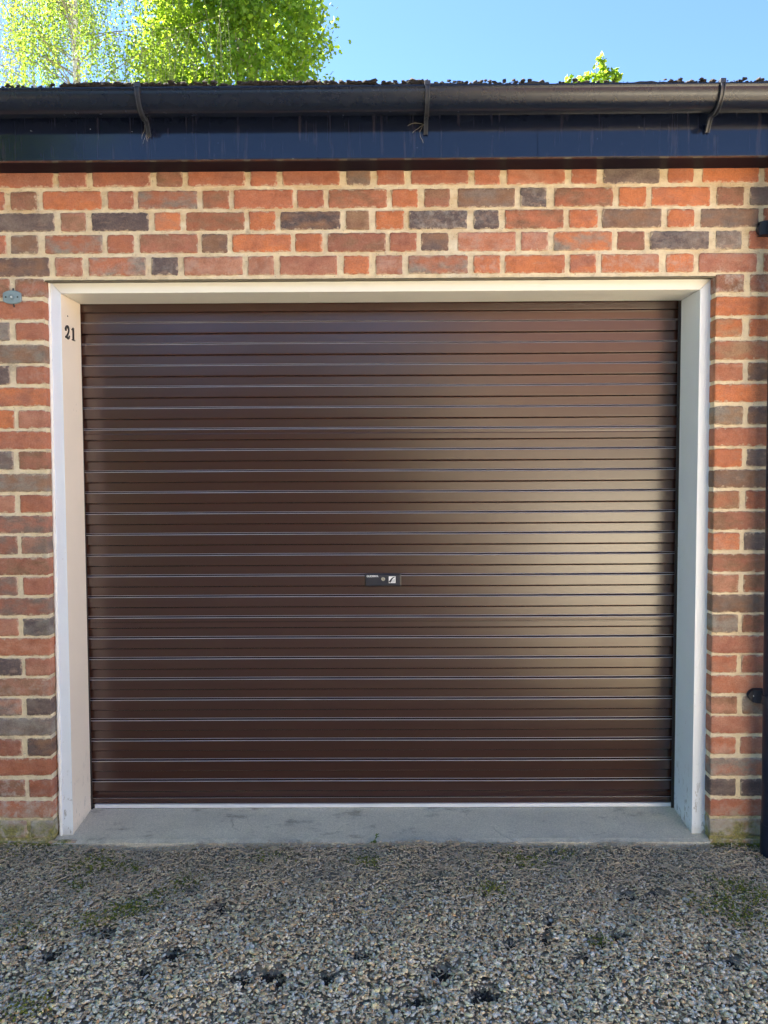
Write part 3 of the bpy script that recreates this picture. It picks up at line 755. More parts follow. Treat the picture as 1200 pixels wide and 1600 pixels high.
# lock plate
lx0, lx1 = P(571.5, 906, DY - .006).x, P(626, 906, DY - .006).x
lz1, lz0 = P(598, 897.5, DY - .006).z, P(598, 915, DY - .006).z
lock = MB(); lock.box((lx0, DY - .009, lz0), (lx1, DY + .004, lz1), .0028)
lk = lock.build('lock_plate', LOCKP, door, True, 35)
m = MB(); m.box((lx0 - .002, DY - .004, lz0 - .003), (lx1 + .002, DY + .002, lz1 + .002), .002); m.build('lock_surround', BLACK, lk, True, 35)
def cyl_y(cx, cz, y0, y1, r, seg=24, hole=0):
    m = MB(); vs = []; fs = []
    rings = [(y1, r), (y0 + .0012, r), (y0, r * .85)] + ([(y0, hole), (y0 + .003, hole * .9)] if hole else [])
    for (y, rr) in rings:
        for k in range(seg):
            a = 2 * math.pi * k / seg; vs.append((cx + rr * math.cos(a), y, cz + rr * math.sin(a)))
    for q in range(len(rings) - 1):
        for k in range(seg): fs.append([q * seg + k, q * seg + (k + 1) % seg, (q + 1) * seg + (k + 1) % seg, (q + 1) * seg + k])
    fs.append([(len(rings) - 1) * seg + k for k in range(seg)]); m.add(vs, fs); return m
kc = P(598.6, 904.8, DY - .009)
cyl_y(kc.x, kc.z, DY - .0125, DY - .008, .0078, 24, .0028).build('keyhole', CHROME, lk, True, 35)
m = MB(); m.box((kc.x - .0009, DY - .0128, kc.z - .003), (kc.x + .0009, DY - .011, kc.z + .003)); m.build('key_slot', BLACK, lk)
e0, e1 = P(607.5, 911, DY - .009), P(618, 900.5, DY - .009)
m = MB(); m.box((e0.x, DY - .0098, e0.z), (e1.x, DY - .0088, e1.z), .0002); em = m.build('emblem', WHITE, lk)
# swoosh of the emblem: dark tapering curve, and hatch lines below it
m = MB(); sw = []; se = e1.x - e0.x; sh = e1.z - e0.z
def strip(pts, wid, y, mb_):
    up = []; dn = []
    for k, p in enumerate(pts):
        a = pts[max(k - 1, 0)]; b = pts[min(k + 1, len(pts) - 1)]; d = Vector((b[0] - a[0], b[1] - a[1])).normalized()
        w = wid[k] / 2; up.append((p[0] - d.y * w, y, p[1] + d.x * w)); dn.append((p[0] + d.y * w, y, p[1] - d.x * w))
    vs = up + dn; nn = len(pts); mb_.add(vs, [[k, k + 1, nn + k + 1, nn + k] for k in range(nn - 1)])
pts = [(e0.x + se * (.12 + .80 * t), e0.z + sh * (.10 + .80 * (1 - (1 - t) ** 2.0) ** 1.0)) for t in [i / 12 for i in range(13)]]
strip(pts, [se * (.30 - .22 * i / 12) for i in range(13)], DY - .0101, m)
for k in range(4):
    xx = e0.x + se * (.42 + .14 * k)
    m.add([(xx, DY - .0101, e0.z + sh * .12), (xx + se * .035, DY - .0101, e0.z + sh * .12), (xx + se * .035, DY - .0101, e0.z + sh * (.42 + .08 * k)), (xx, DY - .0101, e0.z + sh * (.42 + .08 * k))], [[0, 1, 2, 3]])
m.build('emblem_mark', LOCKP, lk)
def text_obj(txt, size, loc, rot, mat, name, parent, extrude=.0003, offset=0, squash=1):
    c = bpy.data.curves.new(name, 'FONT'); c.body = txt; c.size = size; c.extrude = extrude; c.offset = offset; c.align_x = 'LEFT'
    o = bpy.data.objects.new('tmp', c); COL.objects.link(o)
    bpy.context.view_layer.update()
    me = bpy.data.meshes.new_from_object(o.evaluated_get(bpy.context.evaluated_depsgraph_get()))
    bpy.data.objects.remove(o)
    me.name = name; me.materials.clear(); me.materials.append(mat)
    M = Matrix.Translation(loc) @ rot.to_matrix().to_4x4() @ Matrix.Diagonal((squash, 1, 1, 1))
    me.transform(M)
    return link(bpy.data.objects.new(name, me), parent)
from mathutils import Euler
t0 = P(572.8, 901.6, DY - .009)
text_obj('GLIDEROL', .0098, Vector((t0.x, DY - .0094, t0.z)), Euler((R(90), 0, 0)), WHITE, 'lettering', lk, .0002, .0002, 1.0)

# ---- house number 21 on the left jamb (faces the opening)
hn = empty('house_number', (0, 0, 0)); tag(hn, 'black serif numerals 21 on the inner face of the left jamb', 'house number')
def jamb_pt(px, py):
    """point on the inner face of the left jamb, by walking the ray to it"""
    d = RM @ Vector(((px - 600) / FPX, (800 - py) / FPX, -1)); lo, hi = .5, 4
    for _ in range(60):
        t = (lo + hi) / 2; p = CAM + d * t
        if p.x > ext(li0, li1, p.z): lo = t
        else: hi = t
    return p
def numeral(strokes, org, sy, sz, name):
    m = MB()
    for pts, wid in strokes:
        up = []; dn = []; n = len(pts)
        for k, p in enumerate(pts):
            a = pts[max(k - 1, 0)]; b = pts[min(k + 1, n - 1)]; d = Vector((b[0] - a[0], b[1] - a[1])).normalized(); w = wid[k] / 2
            up.append((p[0] - d.y * w, p[1] + d.x * w)); dn.append((p[0] + d.y * w, p[1] - d.x * w))
        vs = []
        for th in (.0032, -.001):
            for q in up + dn: 
                yy = org.y + q[0] * sy; zz = org.z + q[1] * sz
                vs.append((ext(li0, li1, zz) + th, yy, zz))
        N = 2 * n
        fs = [[k, k + 1, n + k + 1, n + k] for k in range(n - 1)] + [[k, N + k, N + k + 1, k + 1] for k in range(n - 1)] + [[n + k, n + k + 1, N + n + k + 1, N + n + k] for k in range(n - 1)]
        fs += [[0, n, N + n, N], [n - 1, N + n - 1, N + 2 * n - 1, 2 * n - 1]]
        m.add(vs, fs)
    o = m.build(name, BLACK, hn, False); return o
A = lambda cx, cy, r, a0, a1, n=12, ry=None: [(cx + r * math.cos(R(a0 + (a1 - a0) * i / n)), cy + (ry or r) * math.sin(R(a0 + (a1 - a0) * i / n))) for i in range(n + 1)]
two = [(A(.19, .72, .10, 0, 360, 10), [.11] * 11), (A(.46, .70, .36, 165, -10, 14, .27) + [(.70, .48), (.50, .30), (.26, .15), (.12, .06)], [.06] * 4 + [.10, .13, .17, .20, .22, .22, .21, .20, .18, .17, .16, .15, .13, .10, .08]),
       ([(.08, .09), (.25, .15), (.45, .10), (.65, .05), (.85, .10), (.93, .30)], [.12, .17, .19, .16, .11, .05])]
one = [([(.45, .99), (.45, .5), (.45, .03)], [.26, .24, .26]), ([(.12, .80), (.30, .88), (.46, .97)], [.05, .12, .14]), ([(.12, .03), (.45, .035), (.80, .03)], [.06, .09, .06])]
q2a, q2b = jamb_pt(101.2, 528), jamb_pt(109, 506)
q1a, q1b = jamb_pt(111, 531), jamb_pt(116, 509)
print('numerals', q2a, q2b, q1a, q1b)
for q, st_, nm in ((q2a, two, 'numeral'), (q1a, one, 'numeral')):
    numeral(st_, Vector((0, q.y, q.z)), .040, .046, nm)
n_pin = jamb_pt(105.5, 494)
pm = MB(); pm.tube([(n_pin.x - .002, n_pin.y, n_pin.z), (n_pin.x + .0015, n_pin.y, n_pin.z)], .0028, 8); o = pm.build('pin_hole', BLACK, fr)

# ---- wall plate (left)
pc = P(19, 464.5, -.004)
plate = empty('wall_plate', (pc.x, 0, pc.z)); tag(plate, 'small grey oval metal plate with two screws on the left brickwork', 'wall plate')
m = MB(); out = []
for k in range(48):
    a = 2 * math.pi * k / 48; c_, s_ = math.cos(a), math.sin(a)
    rx = .0315; rz = .0235
    px_ = max(-rx, min(rx, rx * 1.18 * c_)); pz_ = rz * (abs(s_) ** .9) * (1 if s_ > 0 else -1)
    out.append((px_, pz_))
vs = [(x, .000, z) for x, z in out] + [(x, -.006, z) for x, z in out] + [(x * .92, -.008, z * .9) for x, z in out]
fs = [[q * 48 + k, q * 48 + (k + 1) % 48, (q + 1) * 48 + (k + 1) % 48, (q + 1) * 48 + k] for q in range(2) for k in range(48)] + [[96 + k for k in range(48)]]
m.add(vs, fs); pb = m.build('plate', GREYM, plate, True, 35)
def disc(x, z, r, nm, mat, y0=-.0105, y1=-.007, hole=0):
    o = cyl_y(x, z, y0, y1, r, 18, hole).build(nm, mat, plate, True, 35); return o
disc(-.0205, 0, .0032, 'screw', BLACK, -.0088); disc(.0205, 0, .0032, 'screw', BLACK, -.0088)
disc(0, 0, .0095, 'boss', GREYM, -.012, -.007, .006); disc(0, 0, .0032, 'pin', ALU, -.0125, -.0085)
m = MB(); m.tube([(.004, -.004, -.020), (.006, -.003, -.034)], .0026, 8); m.build('peg', BLACK, plate)
m = MB(); m.tube([(.003, -.004, .021), (.004, -.002, .031)], .0026, 8); m.build('peg', BLACK, plate)

# ---- soffit, fascia, gutter
SOZ = P(600, 268, 0).z + .002
FYF = -.112                                   # front of the fascia
fb = P(600, 247, FYF).z; SOZ = (fb + SOZ) / 2
print('soffit', P(600, 268, 0).z, fb)
m = MB(); m.box((WX0 - .05, FYF + .018, SOZ + .0015), (WX1 + .05, .02, SOZ + .014)); m.build('soffit', SOFFIT, garage)
m = MB()
jx = [WX0 - .05, P(840, 230, FYF).x, WX1 + .05]
for a, b in zip(jx[:-1], jx[1:]): m.box((a + .0003, FYF, SOZ - .001), (b - .0003, FYF + .018, SOZ + .215), .0012)
fas = m.build('fascia', FASCIA, garage, True, 35)
RG = .056
rim = P(600, 136.5, FYF - .115)
GZC = rim.z; GY = FYF - .004 - RG
print('gutter rim z', GZC)
def gutter_sec(x0, x1, r, name, parent, y=GY, zc=GZC, mat=GUTTER, wob=0):
    m = MB(); vs = []; ang = [R(180 + 180 * k / 28) for k in range(29)]
    sec = [(y - r - .0045, zc + .001), (y - r - .0045, zc + .006), (y - r + .001, zc + .006), (y - r + .001, zc + .002)] if False else []
    ring = [(y + r * math.cos(a), zc + r * math.sin(a) * 1.02) for a in ang]
    lip = [(y - r + .0018, zc + .0055), (y - r - .0028, zc + .006), (y - r - .0036, zc + .0015), (y - r, zc - .003)]
    outer = lip + ring[1:]
    inner = [(y + (r - .0024) * math.cos(a), zc + (r - .0024) * math.sin(a) * 1.02) for a in ang[::-1]]
    sec = outer + inner
    nX = max(2, int((x1 - x0) / .12))
    for i in range(nX + 1):
        x = x0 + (x1 - x0) * i / nX; dz = .0012 * noise.noise(Vector((x * 1.3, 2, 2))) * wob
        vs += [(x, yy, zz + dz) for yy, zz in sec]
    n = len(sec); fs = [[i * n + k, i * n + (k + 1) % n, (i + 1) * n + (k + 1) % n, (i + 1) * n + k] for i in range(nX) for k in range(n)]
    fs += [list(range(n))]; fs += [[nX * n + k for k in range(n)][::-1]]
    m.add(vs, fs); return m.build(name, mat, parent, True, 35)
gut = gutter_sec(WX0 - .08, WX1 + .08, RG, 'gutter', garage, wob=1)
for bx in (215, 668, 1128):
    c = P(bx, 150, GY - RG).x
    gutter_bracket = MB(); vs = []
    # strap: hugs the gutter front and belly, then a foot on the fascia
    path = []
    for k in range(15):
        a = R(180 + 8 * k); path.append((GY + (RG + .004) * math.cos(a), GZC + (RG + .004) * math.sin(a) * 1.02))
    path = [(GY - RG + .004, GZC + .011), (GY - RG - .0035, GZC + .011)] + path
    last = path[-1]
    path += [(FYF - .022, GZC - RG - .012), (FYF - .008, GZC - RG - .032), (FYF - .002, GZC - RG - .040)]
    hw = .0066; n = len(path)
    nrm = []
    for k, p in enumerate(path):
        a = path[max(0, k - 1)]; b = path[min(n - 1, k + 1)]; d = Vector((b[0] - a[0], b[1] - a[1])).normalized(); nrm.append((-d.y, d.x))
    secx = [(-hw, -.003), (-hw, .0085), (-hw + .0026, .0085), (-hw + .0026, .004), (hw - .0026, .004), (hw - .0026, .0085), (hw, .0085), (hw, -.003)]
    for k, p in enumerate(path):
        for (dx, o_) in secx: vs.append((c + dx, p[0] - abs(1) * o_ * abs(nrm[k][0]) * 1.0, p[1] - o_ * abs(nrm[k][1]) * 1.0))
    q = len(secx); fs = [[k * q + i, k * q + (i + 1) % q, (k + 1) * q + (i + 1) % q, (k + 1) * q + i] for k in range(n - 1) for i in range(q)] + [list(range(q)), [(n - 1) * q + i for i in range(q)][::-1]]
    gutter_bracket.add(vs, fs)
    gutter_bracket.box((c - .009, GY - RG - .011, GZC + .002), (c + .009, GY - RG + .006, GZC + .016), .002)
    gutter_bracket.build('bracket', BRKT, gut, True, 35)

# ---- roof: low pitched felted slab with mossy edge
RSL = math.tan(R(7))
rz0 = P(600, 129.8, FYF - .05).z
def roof_z(y): return rz0 + (y - (FYF - .05)) * RSL
m = MB()
nx_, ny_ = 420, 40
vs = []; fs = []
for i in range(nx_ + 1):
    x = WX0 - .1 + (WX1 - WX0 + .2) * i / nx_
    for j in range(ny_ + 1):
        y = FYF - .05 + (DEEP + .25) * (j / ny_) ** 2
        h_ = .007 * noise.noise(Vector((x * 14, y * 10, 1))) + .005 * noise.noise(Vector((x * 45, y * 40, 6)))
        if j == 0: y += .006 * noise.noise(Vector((x * 30, 0, 3)))
        vs.append((x, y, roof_z(y) - .004 + h_))
for i in range(nx_):
    for j in range(ny_):
        a = i * (ny_ + 1) + j; fs.append([a, a + ny_ + 1, a + ny_ + 2, a + 1])
b = len(vs)
for i in range(nx_ + 1):
    x, y, z = vs[i * (ny_ + 1)]; vs.append((x, y + .002, z - .022)); 
for i in range(nx_): fs.append([b + i, b + i + 1, (i + 1) * (ny_ + 1), i * (ny_ + 1)])
m.add(vs, fs)
m.hexa([(WX0 - .09, FYF - .03, rz0 - .035), (WX1 + .09, FYF - .03, rz0 - .035), (WX1 + .09, DEEP + .12, roof_z(DEEP) - .035), (WX0 - .09, DEEP + .12, roof_z(DEEP) - .035),
        (WX0 - .09, FYF - .03, rz0 - .018), (WX1 + .09, FYF - .03, rz0 - .018), (WX1 + .09, DEEP + .12, roof_z(DEEP) - .018), (WX0 - .09, DEEP + .12, roof_z(DEEP) - .018)])
roof = m.build('roof', ROOFM, garage)
def clumps():
    bv, bf = ico(1); k = len(bv); P_ = []; S_ = []
    spots = [(P(a, 130, FYF - .05).x, w, c) for a, w, c in ((165,.03,60),(150,.05,70),(185,.03,40),(255,.06,60),(340,.08,40),(385,.02,40),(420,.035,120),(440,.03,60),(470,.06,60),(560,.04,60),(612,.02,50),(650,.018,70),(715,.05,50),(800,.06,40),(1057,.02,30),(1100,.04,30),(905,.06,30),(1180,.04,30),(60,.08,40),(520,.05,60))]
    for (x, w, c) in spots:
        for _ in range(c): P_.append((rnd.gauss(x, w), FYF - .05 + abs(rnd.gauss(0, .02)), 0)); S_.append(rnd.uniform(.003, .008) * (1.25 if c >= 60 else .9))
    for _ in range(1500): P_.append((rnd.uniform(WX0, WX1), FYF - .052 + abs(rnd.gauss(0, .04)), 0)); S_.append(rnd.uniform(.0015, .0030))
    P_ = np.array(P_); S_ = np.array(S_); n = len(S_)
    P_[:, 2] = rz0 + (P_[:, 1] - (FYF - .05)) * RSL + nr.uniform(0, .008, n) * (S_ > .005) - .001
    Vv = bv[None] * (1 + nr.normal(0, .28, (n, k, 1))) * S_[:, None, None] * np.where(S_ > .0041, 1, .55)[:, None, None] ** np.array([0, 0, 1]) * np.array([1.3, 1, .8]) + P_[:, None, :]
    return Vv.reshape(-1, 3), (bf[None] + (np.arange(n) * k)[:, None, None]).reshape(-1, 3)
v, f = clumps()
mo = mesh_np('moss', v, f, CLUMP, roof, smooth=False); mo['kind'] = 'stuff'

# ---- downpipe at the right edge
PR = .034; PY = -.066
pxa, pxb = P(1194, 1200, PY - .01).x + PR, P(1205, 420, PY - .01).x + PR
print('pipe x', pxa, pxb)
def pipx(z): za, zb_ = P(1190, 1200, PY).z, P(1199, 420, PY).z; return pxa + (pxb - pxa) * (z - za) / (zb_ - za)
m = MB(); topz = SOZ - .14
pts = [(pipx(z), PY, z) for z in (-.012, .3, .6, .9, 1.2, 1.5, 1.8, 2.0, topz)]
pts += [(pipx(topz), PY - .01, topz + .05), (pipx(topz), GY, GZC - RG - .05), (pipx(topz), GY, GZC - RG + .004)]
m.tube(pts, PR, 28)
m.tube([(pipx(0), PY, -.012), (pipx(.0), PY, .10)], PR + .003, 28)
dp = m.build('downpipe', PIPE, garage, True, 50)
for (lx, ly) in ((1170.5, 1087.5), (1185, 357)):
    c = P(lx, ly, -.02); zc = c.z; xc = pipx(zc)
    m = MB(); m.tube([(xc, PY, zc - .016), (xc, PY, zc + .016)], PR + .0045, 28)
    # lug: flattened arm from the collar to the screw end
    arm = []
    x_end = c.x + .021
    vs = []; N = 14
    secs = [(xc - .01, .023, -.040), (xc - PR - .004, .023, -.030), (xc - PR - .014, .0225, -.020), (x_end, .0205, -.018), (x_end - .007, .0192, -.018), (x_end - .0125, .0160, -.018), (x_end - .0170, .0110, -.018), (x_end - .0195, .006, -.0175), (x_end - .0205, .001, -.017)]
    for (x, hh, y) in secs:
        vs += [(x, y, zc - hh), (x, y, zc + hh), (x, .002, zc + hh), (x, .002, zc - hh)]
    fs = [[k * 4 + i, k * 4 + (i + 1) % 4, (k + 1) * 4 + (i + 1) % 4, (k + 1) * 4 + i] for k in range(len(secs) - 1) for i in range(4)] + [[0, 1, 2, 3], [(len(secs) - 1) * 4 + i for i in range(4)]]
    m.add(vs, fs)
    pcx = m.build('pipe_clip', CLIPM, dp, True, 50)
    cyl_y(x_end - .001, zc, -.0215, -.017, .0055, 16).build('screw', ALU, pcx, True, 35)

# ---- dry straw caught under the brackets
def strands(cx, cy, n, L, seed, lean):
    r2 = random.Random(seed); m = MB()
    for _ in range(n):
        p = P(cx + r2.uniform(-4, 4), cy + r2.uniform(-6, 2), FYF - .008); pts = [p.copy()]
        d = Vector((r2.gauss(lean, .6), r2.uniform(-.25, .05), r2.uniform(-1, .3))).normalized()
        for k in range(6):
            d = (d + Vector((r2.gauss(0, .3), 0, -.18))).normalized(); p = p + d * L * r2.uniform(.1, .22)
            if p.y > FYF - .002: p.y = FYF - .002
            pts.append(p.copy())
        m.tube(pts, .00045, 4)
    return m
tag(strands(228, 196, 4, .05, 3, .2).build('straw_tuft', STRAW), 'wisp of dry straw caught under the left gutter bracket', 'straw', 'straw wisps under the gutter')
tag(strands(662, 196, 4, .065, 5, -.5).build('straw_tuft', STRAW), 'curved strand of dry straw hanging under the middle gutter bracket', 'straw', 'straw wisps under the gutter')

# ---- small weeds at the slab edge
LW = m_leaf('weed_leaf', (.14, .22, .06), (.24, .34, .09), (.20, .30, .04))
def weed(cx, cy, n, size, seed, label, stem=True):
    r2 = random.Random(seed); root = G(cx, cy, .006); root.y = min(root.y, -.008)
    V_, F_, C_ = [], [], []
    def leaf(p, d, L, w):
        s = d.cross(Vector((0, 0, 1)));
        if s.length < .01: s = Vector((1, 0, 0))
        s.normalize(); b = len(V_)
        for q in (p, p + d * L * .3 + s * w, p + d * L * .75 + s * w * .7, p + d * L + Vector((0, 0, -.1 * L)), p + d * L * .75 - s * w * .7, p + d * L * .3 - s * w): V_.append(q[:])
        F_.append([b, b + 1, b + 2, b + 3, b + 4, b + 5]); C_.extend([(r2.random(), r2.random(), 0)] * 6)
    for _ in range(n):
        a = r2.uniform(0, 6.28); e = r2.uniform(.1, .9)
        leaf(root + Vector((r2.gauss(0, size * .4), r2.gauss(0, size * .2), .004)), Vector((math.cos(a) * math.cos(e), math.sin(a) * math.cos(e), math.sin(e))), size * r2.uniform(.4, .8), size * .13)
    if stem:
        tip = root + Vector((.012, 0, size * 2.0))
        for k in range(12):
            a = k * .9; leaf(tip + Vector((0, 0, -.001 * k)), Vector((math.cos(a), math.sin(a) * .5, .5 - .05 * k)).normalized(), size * .55, size * .16)
        for t in range(10):
            p = root.lerp(tip, t / 10); b = len(V_); 
            q = root.lerp(tip, (t + 1) / 10)
            for r_ in (p + Vector((-.0008, 0, 0)), p + Vector((.0008, 0, 0)), q + Vector((.0008, 0, 0)), q + Vector((-.0008, 0, 0))): V_.append(r_[:])
            F_.append([b, b + 1, b + 2, b + 3]); C_.extend([(.5, .5, 0)] * 4)
    tag(mesh_np('weed', np.array(V_), F_, LW, attrs={'col': np.array(C_, float)}), label, 'weed')
weed(584, 1318, 18, .016, 2, 'small green seedling with an upright stem at the middle of the slab edge')
weed(104, 1314, 14, .013, 5, 'tiny low green weed at the foot of the left jamb', False)

# ------------------------------------------------------------ trees behind the garage
BIRCH = m_bark('birch_bark', (.85, .82, .74), (.22, .19, .16)); OAK = m_bark('grey_bark', (.16, .13, .10), (.08, .065, .05))
TWIG = m_bark('twig_bark', (.30, .27, .20), (.20, .17, .12))
LBIRCH = m_leaf('birch_leaf', (.06, .13, .02), (.12, .21, .03), (.33, .50, .05))
LMAPLE = m_leaf('maple_leaf', (.06, .14, .02), (.13, .23, .03), (.40, .60, .04))
def leaf_cloud(pts, size, name, mat, parent, lobed=False, droop=0.):
    n = len(pts); pts = np.asarray(pts)
    if lobed: base = np.array([(0,-.5,0),(.28,-.28,.03),(.55,-.05,.06),(.24,.08,.02),(.30,.42,.04),(0,.55,-.02),(-.30,.42,.04),(-.24,.08,.02),(-.55,-.05,.06),(-.28,-.28,.03)])
    else: base = np.array([(0,-.5,0),(.36,-.12,.06),(0,.58,-.03),(-.36,-.12,.06)])
    k = len(base)
    # random orientations
    q = nr.normal(size=(n, 4)); 
    if droop: q[:, 0] += droop; q[:, 1] += droop * .6
    q /= np.linalg.norm(q, axis=1, keepdims=True); w, x, y, z = q.T
    Rm = np.stack([1-2*(y*y+z*z), 2*(x*y-z*w), 2*(x*z+y*w), 2*(x*y+z*w), 1-2*(x*x+z*z), 2*(y*z-x*w), 2*(x*z-y*w), 2*(y*z+x*w), 1-2*(x*x+y*y)], -1).reshape(-1, 3, 3)
    s = size * nr.uniform(.6, 1.25, n)
    V_ = np.einsum('nij,kj->nki', Rm, base) * s[:, None, None] + pts[:, None, :]
    F_ = (np.arange(k)[None] + (np.arange(n) * k)[:, None])
    C_ = np.repeat(nr.random((n, 3)), k, 0)
    return mesh_np(name, V_.reshape(-1, 3), F_, mat, parent, attrs={'col': C_})
def blob_density(p, sc, seed): return noise.noise(Vector((p[0] * sc, p[1] * sc, p[2] * sc + seed)))
def birch(base, H, label):
    t = empty('birch_tree', base); tag(t, label, 'tree')
    r2 = random.Random(21); m = MB(); tr = [Vector((.10 * math.sin(z_ * .5), .08 * math.cos(z_ * .7), z_)) for z_ in np.linspace(0, H * .93, 24)]
    m.tube(tr, [.095 * (1 - .80 * i / 23) + .008 for i in range(24)], 12)
    m.build('trunk', BIRCH, t, True)
    limbs = MB(); tips = []
    for k in range(120):
        z0 = H * (.22 + .70 * (k / 120)); a = r2.uniform(0, 6.28); L = (1.0 - abs(z0 / H - .45) * 1.1) * 2.9 * r2.uniform(.55, 1.1)
        p = Vector((.10 * math.sin(z0 * .5), .08 * math.cos(z0 * .7), z0)); d = Vector((math.cos(a) * .75, math.sin(a) * .75, .75)).normalized(); pts = [p.copy()]
        for q in range(10):
            d = (d + Vector((math.cos(a) * .08, math.sin(a) * .08, -.11)) + Vector((r2.gauss(0, .08), r2.gauss(0, .08), r2.gauss(0, .05)))).normalized()
            p = p + d * L / 10; pts.append(p.copy())
            if q > 1: tips.append(p.copy())
        limbs.tube(pts, [.011 * (1 - .85 * i / 10) for i in range(11)], 5, False)
    lp = []; tw = MB()
    for p in tips:
        for _ in range(5 if 6.3 < p.z < 10.5 else 2):
            s = p + Vector((r2.gauss(0, .16), r2.gauss(0, .16), r2.gauss(0, .12))); L = r2.uniform(.4, 1.5); sw_ = Vector((r2.gauss(0, .12), r2.gauss(0, .12), 0)); pts = []
            if abs(s.x + .09) < .20 and s.y < .05 and 6.6 < s.z < 10.5: continue
            nl = int(L / .029)
            for q in range(nl):
                tt = q / nl; pos = s + Vector((sw_.x * tt, sw_.y * tt, -L * tt))
                if q % 8 == 0: pts.append(pos)
                if abs(pos.x + .075 + .31 * pos.y) < .11 and pos.y < .03 and 6.5 < pos.z < 8.35: continue
                if pos.x < -.98 + .12 * math.sin(pos.z * 5) and r2.random() < .93: continue
                lp.append((pos + Vector((r2.gauss(0, .028), r2.gauss(0, .028), r2.gauss(0, .015))))[:])
            if len(pts) > 2: tw.tube(pts, .0022, 3, False)
    limbs.build('limbs', TWIG, t, True); tw.build('twigs', TWIG, t)
    print('birch leaves', len(lp))
    leaf_cloud(lp, .043, 'crown', LBIRCH, t, droop=.3)
def broadleaf(name, base, H, cr, cz, nclump, leaf, label, seed, cnt=55, shade=LMAPLE, rsig=.17):
    t = empty(name, base); tag(t, label, 'tree')
    r2 = random.Random(seed); m = MB()
    tr = [Vector((.15 * math.sin(z_ * .4 + seed), .1 * math.cos(z_ * .6), z_)) for z_ in np.linspace(0, cz + cr[2] * .5, 16)]
    m.tube(tr, [.13 * (1 - .95 * i / 15) + .01 for i in range(16)], 12); m.build('trunk', OAK, t, True)
    limbs = MB(); lp = []
    for k in range(nclump):
        # shell-biased point of a lumpy ellipsoid
        u = Vector((r2.gauss(0, 1), r2.gauss(0, 1), r2.gauss(0, 1))).normalized(); rr = r2.uniform(.35, 1) ** .5
        lump = 1 + .28 * noise.noise(u * 2.2 + Vector((seed, 0, 0)))
        c = Vector((u.x * cr[0] * rr * lump, u.y * cr[1] * rr * lump, cz + u.z * cr[2] * rr * lump))
        s = tr[min(15, max(3, int(16 * (c.z - cr[2] * .7) / (cz + cr[2] * .5))))]
        mid_ = s.lerp(c, .5) + Vector((0, 0, .12 * (c - s).length))
        if k % 5 == 0: limbs.tube([s, s.lerp(mid_, .5) + Vector((r2.gauss(0, .05), 0, .03)), mid_, mid_.lerp(c, .6) + Vector((0, r2.gauss(0, .05), 0)), c], [.020, .016, .011, .007, .003], 5, False)
        for _ in range(cnt):
            lp.append((c + Vector((r2.gauss(0, rsig * 1.2), r2.gauss(0, rsig * 1.2), r2.gauss(0, rsig * .8))))[:])
    limbs.build('limbs', TWIG, t, True)
    leaf_cloud(lp, leaf, 'crown', shade, t, lobed=True)
TY = 10.0
bpos = P(126, 100, TY)
birch((bpos.x - .02, TY, 0), 14.5, 'tall silver birch with white trunk and fine drooping leaves behind the garage roof')
mp = P(400, 60, TY + 1.2)
broadleaf('maple_tree', (P(366, 60, TY + 1.5).x, TY + 1.5, 0), 13, (1.60, 1.6, 4.2), 8.4, 800, .085, 'broadleaved tree with bright lobed leaves right of the birch', 5, 62, LMAPLE, .155)
bl = P(-30, 110, TY + 1)
broadleaf('maple_tree', (P(-45, 110, TY + 2).x, TY + 2, 0), 9, (1.35, 1.4, 2.9), 5.9, 220, .085, 'lower leafy tree at the far left beside the birch', 9, 60)
# sapling on the right: only its top shows above the roof
tp = P(938, 88, TY)
def sprig_tree():
    t = empty('young_tree', (P(915, 120, TY).x, TY, 0)); tag(t, 'young tree showing only its leafy top above the right of the roof', 'tree')
    ox = P(915, 120, TY).x; H = tp.z - .05
    m = MB(); m.tube([(0, 0, 0), (.02, 0, H * .5), (.10, 0, H * .85), (.17, 0, H)], [.05, .035, .012, .003], 8); m.build('trunk', OAK, t, True)
    r2 = random.Random(4); lp = []; lim = MB()
    blobs = [(938,96,.07,46),(941,108,.06,30),(950,117,.08,50),(962,118,.06,40),(940,122,.09,50),(916,121,.07,40),(908,126,.06,30),(888,126,.05,30),(895,130,.07,30),(930,128,.12,60),(960,127,.07,30)]
    for (px, py, s, c) in blobs:
        q = P(px, py, TY); q = Vector((q.x - ox, 0, q.z)); lim.tube([(.10, 0, min(q.z - .1, H * .9)), tuple(q)], [.006, .002], 4)
        for _ in range(c): lp.append((q.x + r2.gauss(0, s * .6), r2.gauss(0, s * .8), q.z + r2.gauss(0, s * .55)))
    for k in range(90):
        a = r2.uniform(0, 6.28); z_ = r2.uniform(H * .35, H * .90); rr = .75 * (1.05 - z_ / H) * 2.2 * r2.random() ** .5
        q = Vector((.1 + math.cos(a) * rr, math.sin(a) * rr, z_)); lim.tube([(.06, 0, z_ - .2), tuple(q)], [.008, .002], 4)
        for _ in range(40): lp.append((q.x + r2.gauss(0, .14), q.y + r2.gauss(0, .14), q.z + r2.gauss(0, .1)))
    lim.build('limbs', TWIG, t); leaf_cloud(lp, .075, 'crown', LMAPLE, t, lobed=True)
sprig_tree()

